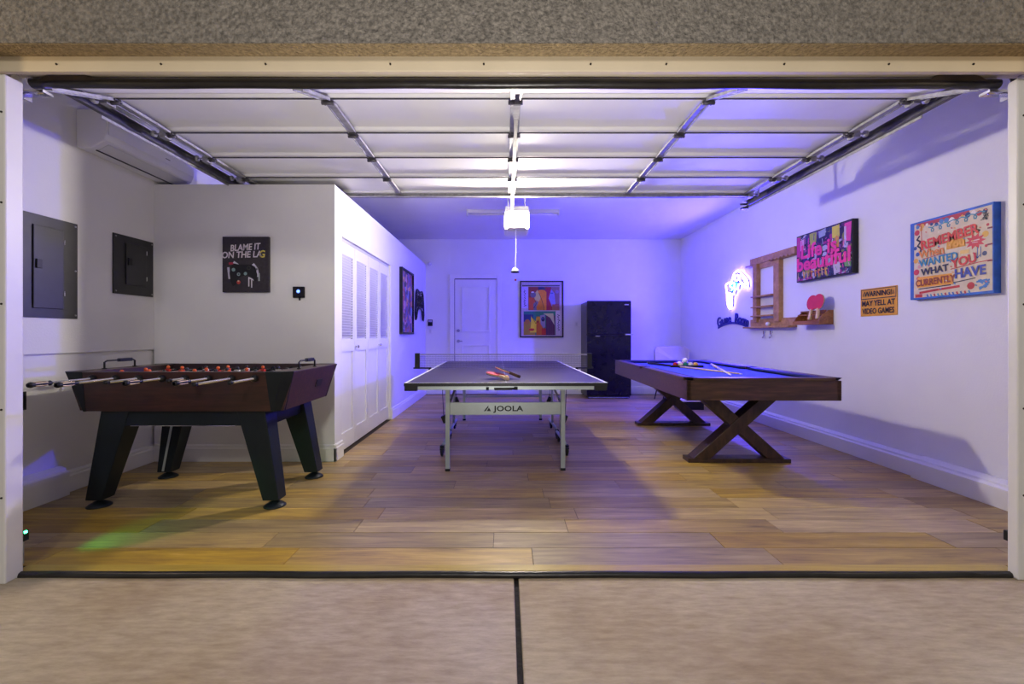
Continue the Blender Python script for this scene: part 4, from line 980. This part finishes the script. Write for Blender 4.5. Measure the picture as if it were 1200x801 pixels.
# ================================================================== TABLE TENNIS TABLE
TX, TY = -.025, 4.70
trz = math.radians(1.1)
tt = thing('table_tennis_table', 'dark blue table tennis table with silver frame in the middle of the garage', 'table tennis table', (TX, TY, 0), trz)
hl, hw = 1.38, .7625
for s in (-1, 1):
    a0, a1 = (s*.004, s*hl)
    top = MB().bb((-hw, min(a0, a1), .742), (hw, max(a0, a1), .76)).build('tabletop', TTOP, tt, bevel=.002)
    m = MB(); z = .7606
    for sx_ in (-1, 1): m.bb((sx_*hw, a0, z-.001), (sx_*(hw-.02), a1, z))
    m.bb((-hw+.02, s*(hl-.02), z-.001), (hw-.02, s*hl, z)) if s > 0 else m.bb((-hw+.02, s*(hl-.012), z-.001), (hw-.02, s*hl, z))
    m.bb((-.0015, a0, z-.001), (.0015, a1-s*.03, z)); m.build('line_marking', WHITE, top)
    m = MB(); m.bb((-hw, s*(hl+.001), .735), (hw, s*(hl-.004), .7595)); m.build('edge_band', BLACK, top)
    # apron frame
    m = MB()
    m.bb((-hw+.10, s*(hl-.01), .706), (hw-.10, s*(hl-.03), .741))
    for sx_ in (-1, 1): m.bb((sx_*(hw-.03), s*.05, .706), (sx_*(hw-.05), s*(hl-.03), .741))
    m.build('frame', SILVER, tt, bevel=.002)
    for sx_ in (-1, 1): MB().bb((sx_*(hw-.002), s*(hl-.004), .700), (sx_*(hw-.095), s*(hl-.09), .741)).build('corner_block', BLACK, tt, bevel=.003)
    # legs
    ly = s*(hl-.34) if s < 0 else s*(hl-.26)
    lx = .475 if s < 0 else .50
    for sx_ in (-1, 1):
        l_ = MB().bb((sx_*lx-.018, ly-.014, .02), (sx_*lx+.018, ly+.014, .741)).build('leg', SILVER, tt, bevel=.003)
        MB().bb((sx_*lx-.02, ly-.016, 0), (sx_*lx+.02, ly+.016, .022)).build('foot', BLACK, l_, bevel=.003)
        # brace from leg to frame
        MB().tube([(sx_*(lx-.06), ly-s*.45, .72), (sx_*(lx), ly-s*.02, .52)], .010, 8).build('brace', STEEL, tt)
    if s < 0:
        lp = MB().bb((-lx+.018, ly-.008, .46), (lx-.018, ly+.008, .565)).build('logo_panel', SILVER, tt, bevel=.003)
        TK = flat('#10181a')
        text('lettering', 'JOOLA', .060, TK, lp, (.025, ly-.0088, .511), ext=.0006, sx=1.25, bold=.0018, spacing=1.05)
        r = Art(ly-.0092)
        r.poly('#10181a', [(-.178, .492), (-.163, .492), (-.140, .524), (-.140, .540)]); r.poly('#10181a', [(-.154, .492), (-.118, .492), (-.136, .522)])
        r.build('emblem', lp)
        m = MB(); m.cyl((-.09, -hl+.005, .715), (.06, -hl+.005, .715), .008, 8); m.cyl((-.15, -hl+.003, .716), (-.13, -hl+.003, .716), .012, 10); m.cyl((.06, -hl+.005, .718), (.085, -hl+.005, .718), .012, 8); m.box((-.02, -hl+.008, .709), (.13, .02, .008)); m.build('latch_bar', BLACK, tt)
    else:
        MB().bb((-lx, ly-.01, .60), (lx, ly+.01, .625)).build('cross_bar', SILVER, tt)
        MB().bb((-lx, ly-.01, .30), (lx, ly+.01, .325)).build('cross_bar', SILVER, tt)
    # undercarriage with casters
    for sx_ in (-1, 1):
        m = MB(); ya, yb2 = (-.60, -.07) if s < 0 else (.07, .60)
        m.tube([(sx_*.565, ya, .11), (sx_*.555, yb2, .11)], .014, 8); m.tube([(sx_*.56, (ya+yb2)/2, .11), (sx_*.56, (ya+yb2)/2+s*.05, .70)], .013, 8)
        ug = m.build('undercarriage_rail', SILVER, tt)
        for yy in (ya, yb2):
            mm = MB(); xx = sx_*.575
            mm.lathe([(.044, -.011), (.05, -.006), (.05, .006), (.044, .011)], (xx, yy, .05), 18, 'x')
            mm.box((xx, yy, .085), (.035, .05, .035)); mm.box((xx+sx_*.016, yy, .06), (.004, .03, .05)); mm.box((xx-sx_*.016, yy, .06), (.004, .03, .05)); mm.box((xx, yy-.035, .08), (.03, .04, .01)); mm.build('caster', BLACK, ug)
        m = MB(); m.tube([(sx_*.575, s*.63, .74), (sx_*.56, s*.61, .38)], .003, 6); m.build('lock_cable', BLACK, tt)
        m = MB(); m.box((sx_*.553, s*.60, .345), (.045, .05, .07), (0, sx_*.4, 0)); m.build('lock_catch', BLACK, tt, bevel=.006)
for sx_ in (-1, 1): MB().tube([(sx_*.45, .25, .69), (sx_*.52, .5, .56)], .012, 8).build('safety_strut', DSTEEL, tt)
# net
nt_ = thing('table_tennis_net', 'black table tennis net with white top tape clamped across the table', 'net', (TX, TY, 0), trz)
m = MB(); m.bb((-.90, -.003, .905), (.90, .003, .917)); m.build('top_tape', mat('net_tape', (.35, .33, .35), .7), nt_)
m = MB()
nz = 9; nxn = 140
for i in range(nz): z = .772+i*(.905-.772)/nz; m.cyl((-.90, 0, z), (.90, 0, z), .0017, 4)
for i in range(nxn): x = -.90+1.80*i/(nxn-1); m.cyl((x, 0, .768), (x, 0, .906), .0007, 3)
o = m.build('net_mesh', NETM, nt_); o['kind'] = 'stuff'
for sx_ in (-1, 1):
    m = MB(); m.bb((sx_*.885, -.018, .775), (sx_*.935, .018, .925)); m.bb((sx_*.79, -.02, .7615), (sx_*.95, .02, .776)); m.bb((sx_*.76, -.03, .728), (sx_*.80, .03, .740)); m.bb((sx_*.775, -.02, .728), (sx_*.82, .02, .77)) if False else None
    m.bb((sx_*.765, -.02, .728), (sx_*.79, .02, .776)); m.cyl((sx_*.80, 0, .70), (sx_*.80, 0, .735), .012, 8)
    m.build('net_post', BLACK, nt_, bevel=.003)
# paddles and ball on the table
def onT(x, y, z):
    c_, s_ = math.cos(trz), math.sin(trz); return (TX+x*c_-y*s_, TY+x*s_+y*c_, z)
paddle('table_tennis_paddle', 'red paddle lying flat on the table tennis table', (-.085, 3.62, .797), (.125, .10, .60), None, REDR, hm=LWOOD)
paddle('table_tennis_paddle', 'dark paddle leaning over the red one on the table tennis table', (-.015, 3.675, .826), (.24, .28, .84), None, BLACK, hm=mat('grip_brown', '4a3420', .5))
sb = tag(MB().ball((0, 0, 0), .02, 14, 10).build('table_tennis_ball', mat('ball_orange', '#b8904a', .4)), 'small tan ball beside the red paddle on the table tennis table', 'ball'); sb.location = (.005, 3.50, .7815)

# ================================================================== POOL TABLE
QX, QY = 2.055, 4.735; qrz = math.radians(-.9)
pt = thing('pool_table', 'walnut pool table with blue felt on crossed legs near the right wall', 'pool table', (QX, QY, 0), qrz)
hx, hy = .605, 1.235; zt = .78; zc = .60
m = MB()
for s in (-1, 1):
    MB().bb((s*hx, -hy, zc), (s*(hx-.035), hy, zt-.022)).build('side_panel', DARKWOOD, pt, bevel=.003)
    MB().bb((-hx, s*hy, zc), (hx, s*(hy-.035), zt-.022)).build('end_panel', DARKWOOD, pt, bevel=.003)
MB().bb((-hx+.03, -hy+.03, .64), (hx-.03, hy-.03, .73)).build('slate_bed', BLACKM, pt)
MB().bb((-hx+.06, -hy+.06, .73), (hx-.06, hy-.06, .748)).build('playing_cloth', FELT, pt)
rw = .075; pk = .055
segs = []
for s in (-1, 1):
    # end rails
    segs.append(((-hx+.05, s*(hy+.008)), (hx-.05, s*(hy-rw)), 'end'))
    for (a_, b_) in ((-hy+.05, -.05), (.05, hy-.05)):
        segs.append(((s*(hx+.008), a_), (s*(hx-rw), b_), 'side'))
for (p, q2, kd) in segs:
    rail = MB().bb((p[0], p[1], zt-.025), (q2[0], q2[1], zt)).build('rail', DARKWOOD, pt, bevel=.004)
    x0, x1 = sorted((p[0], q2[0])); y0, y1 = sorted((p[1], q2[1]))
    m = MB()
    if kd == 'end':
        s = 1 if y0 > 0 else -1; yy = s*(hy-rw)
        m.loft([(x0+.045, yy, .748), (x1-.045, yy, .748), (x1-.045, yy, zt-.002), (x0+.045, yy, zt-.002)], [(x0+.09, yy-s*.045, .762), (x1-.09, yy-s*.045, .762), (x1-.09, yy-s*.045, zt-.004), (x0+.09, yy-s*.045, zt-.004)])
    else:
        s = 1 if x0 > 0 else -1; xx = s*(hx-rw)
        m.loft([(xx, y0+.02, .748), (xx, y1-.02, .748), (xx, y1-.02, zt-.002), (xx, y0+.02, zt-.002)], [(xx-s*.045, y0+.05, .762), (xx-s*.045, y1-.05, .762), (xx-s*.045, y1-.05, zt-.004), (xx-s*.045, y0+.05, zt-.004)])
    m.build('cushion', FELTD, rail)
for sx_ in (-1, 1):
    for yy in (-1, 0, 1):
        m = MB(); cx_ = sx_*(hx-.03 if yy else hx-.02); cy_ = yy*(hy-.03)
        n = 18; R0, R1 = .062, .042
        ring = lambda r_, z_: [(cx_+r_*math.cos(2*PI*i/n), cy_+r_*math.sin(2*PI*i/n), z_) for i in range(n)]
        A, B, C, D = ring(R0, .735), ring(R0, zt+.001), ring(R1, zt+.001), ring(R1, .735)
        for U, V_ in ((A, B), (B, C), (C, D)): m.loft(U, V_, False)
        m.add(D, [list(range(n))])
        if yy == 0:
            cx2 = cx_
        # keep the ring inside the cabinet outline
        for k_i, v_ in enumerate(m.v):
            q_x, q_y = (hx+.002, hy+.002) if v_.z > zt-.02 else (hx-.036, hy-.036); v_.z = max(v_.z, .735); v_.x = max(-q_x, min(q_x, v_.x)); v_.y = max(-q_y, min(q_y, v_.y))
        m.build('pocket', BLACK, pt)
# crossed legs
for s in (-1, 1):
    yy = s*.79
    d = .14
    MB().bb((-.445, yy-d/2, .0), (.445, yy+d/2, .036)).build('foot_bar', DARKWOODV, pt, bevel=.003)
    MB().bb((-.40, yy-d/2+.01, zc-.03), (.40, yy+d/2-.01, zc)).build('head_bar', DARKWOODV, pt, bevel=.003)
    for sg in (-1, 1):
        dd = d/2-(.012 if sg < 0 else .0)
        A = [(-sg*.40, .036), (-sg*.25, .036), (sg*.345, zc-.03), (sg*.195, zc-.03)]
        m = MB(); m.loft([(x, yy-dd+.004, z) for x, z in A], [(x, yy+dd-.004, z) for x, z in A]); m.build('leg_beam', DARKWOODV, pt, bevel=.003)
# balls in rack
def onP(x, y, z):
    c_, s_ = math.cos(qrz), math.sin(qrz); return Vector((QX+x*c_-y*s_, QY+x*s_+y*c_, z))
bc = [('red', '#b01818'), ('white and yellow striped', '#d8c8a0'), ('green', '#1f7a68'), ('white', '#d8d4c8'), ('yellow', '#d8a82a'), ('purple', '#5a3490'), ('orange', '#d06020'), ('blue', '#2040a0'), ('maroon', '#6a1820'), ('black', '#0c0c10'), ('green striped', '#308858'), ('orange striped', '#d88848'), ('blue striped', '#5070c0'), ('red striped', '#c04848'), ('purple striped', '#8060b0')]
br = .0286; k = 0; rows = []
y0 = .36; rkx = 0.0
posname = ['front row', 'second row', 'third row', 'fourth row', 'rear tip']
bm_ = None
for rI in range(5):
    n = 5-rI
    for j in range(n):
        x = rkx+(j-(n-1)/2)*2*br*1.01; y = y0+rI*br*1.735
        nmx, hc = bc[k]
        p = onP(x, y, .748+br)
        t = thing('pool_ball', f'{nmx} pool ball racked in the {posname[rI]} on the blue felt', 'ball', p, 0, 'racked pool balls')
        mb = MB().ball((0, 0, 0), br, 18, 12); o = mb.build('shell', flat(hc, .15), t)
        if 'striped' in nmx:
            for s in (-1, 1): MB().lathe([(math.sqrt(max(0, 1-(h_/1.0)**2))*br*1.004, s*h_*br*1.004) for h_ in (.55, .7, .85, .96)], (0, 0, 0), 16).build('stripe_cap', flat('#e0d8c4', .15), t)
        k += 1
cw = tag(MB().ball((0, 0, 0), br, 18, 12).build('cue_ball', flat('#e8e0d0', .15)), 'white cue ball resting on top of the racked pool balls', 'ball')
cw.location = onP(rkx+.0, y0+br*1.735*.33, .748+br+br*1.66)
tr_ = thing('ball_rack', 'black triangle rack around the pool balls', 'rack', onP(rkx, y0, .748), qrz)
e_ = .010
P = [(-.172-.012, -.048), (.172+.012, -.048), (.0, .272)]
V2 = [Vector(p) for p in P]
m = MB()
for i in range(3):
    a_, b_ = V2[i], V2[(i+1) % 3]; d_ = (b_-a_); L = d_.length; c_ = (a_+b_)/2; m.box((c_.x, c_.y, .012), (L, .012, .024), (0, 0, math.atan2(d_.y, d_.x)))
m.build('frame', BLACK, tr_, bevel=.003)
# cues
def cue(label, a_, b_, dark=True):
    a_, b_ = Vector(a_), Vector(b_); d_ = b_-a_; L = d_.length
    t = thing('pool_cue', label, 'cue', a_, 0, 'pool cues on the blue felt', d_.to_track_quat('Y', 'Z').to_euler())
    MB().tube([(0, 0, 0), (0, L*.42, 0)], [.0145, .0115], 12).build('butt', BLACK if dark else LWOOD, t)
    MB().tube([(0, L*.42, 0), (0, L*.985, 0)], [.0115, .0068], 12).build('shaft', LWOOD if dark else TIPW, t)
    MB().tube([(0, L*.985, 0), (0, L, 0)], [.0068, .0065], 12).build('tip', PLASTICW, t)
    MB().tube([(0, -.008, 0), (0, .0, 0)], [.0125, .0145], 12).build('bumper', PLASTICW, t)
cue('pool cue with black butt and pale shaft lying beside the racked balls', (1.80, 5.62, .7635), (2.19, 4.12, .756))
cue('pale wooden pool cue crossing over the black-handled cue', (2.475, 5.35, .7635), (1.985, 3.92, .7665), False)
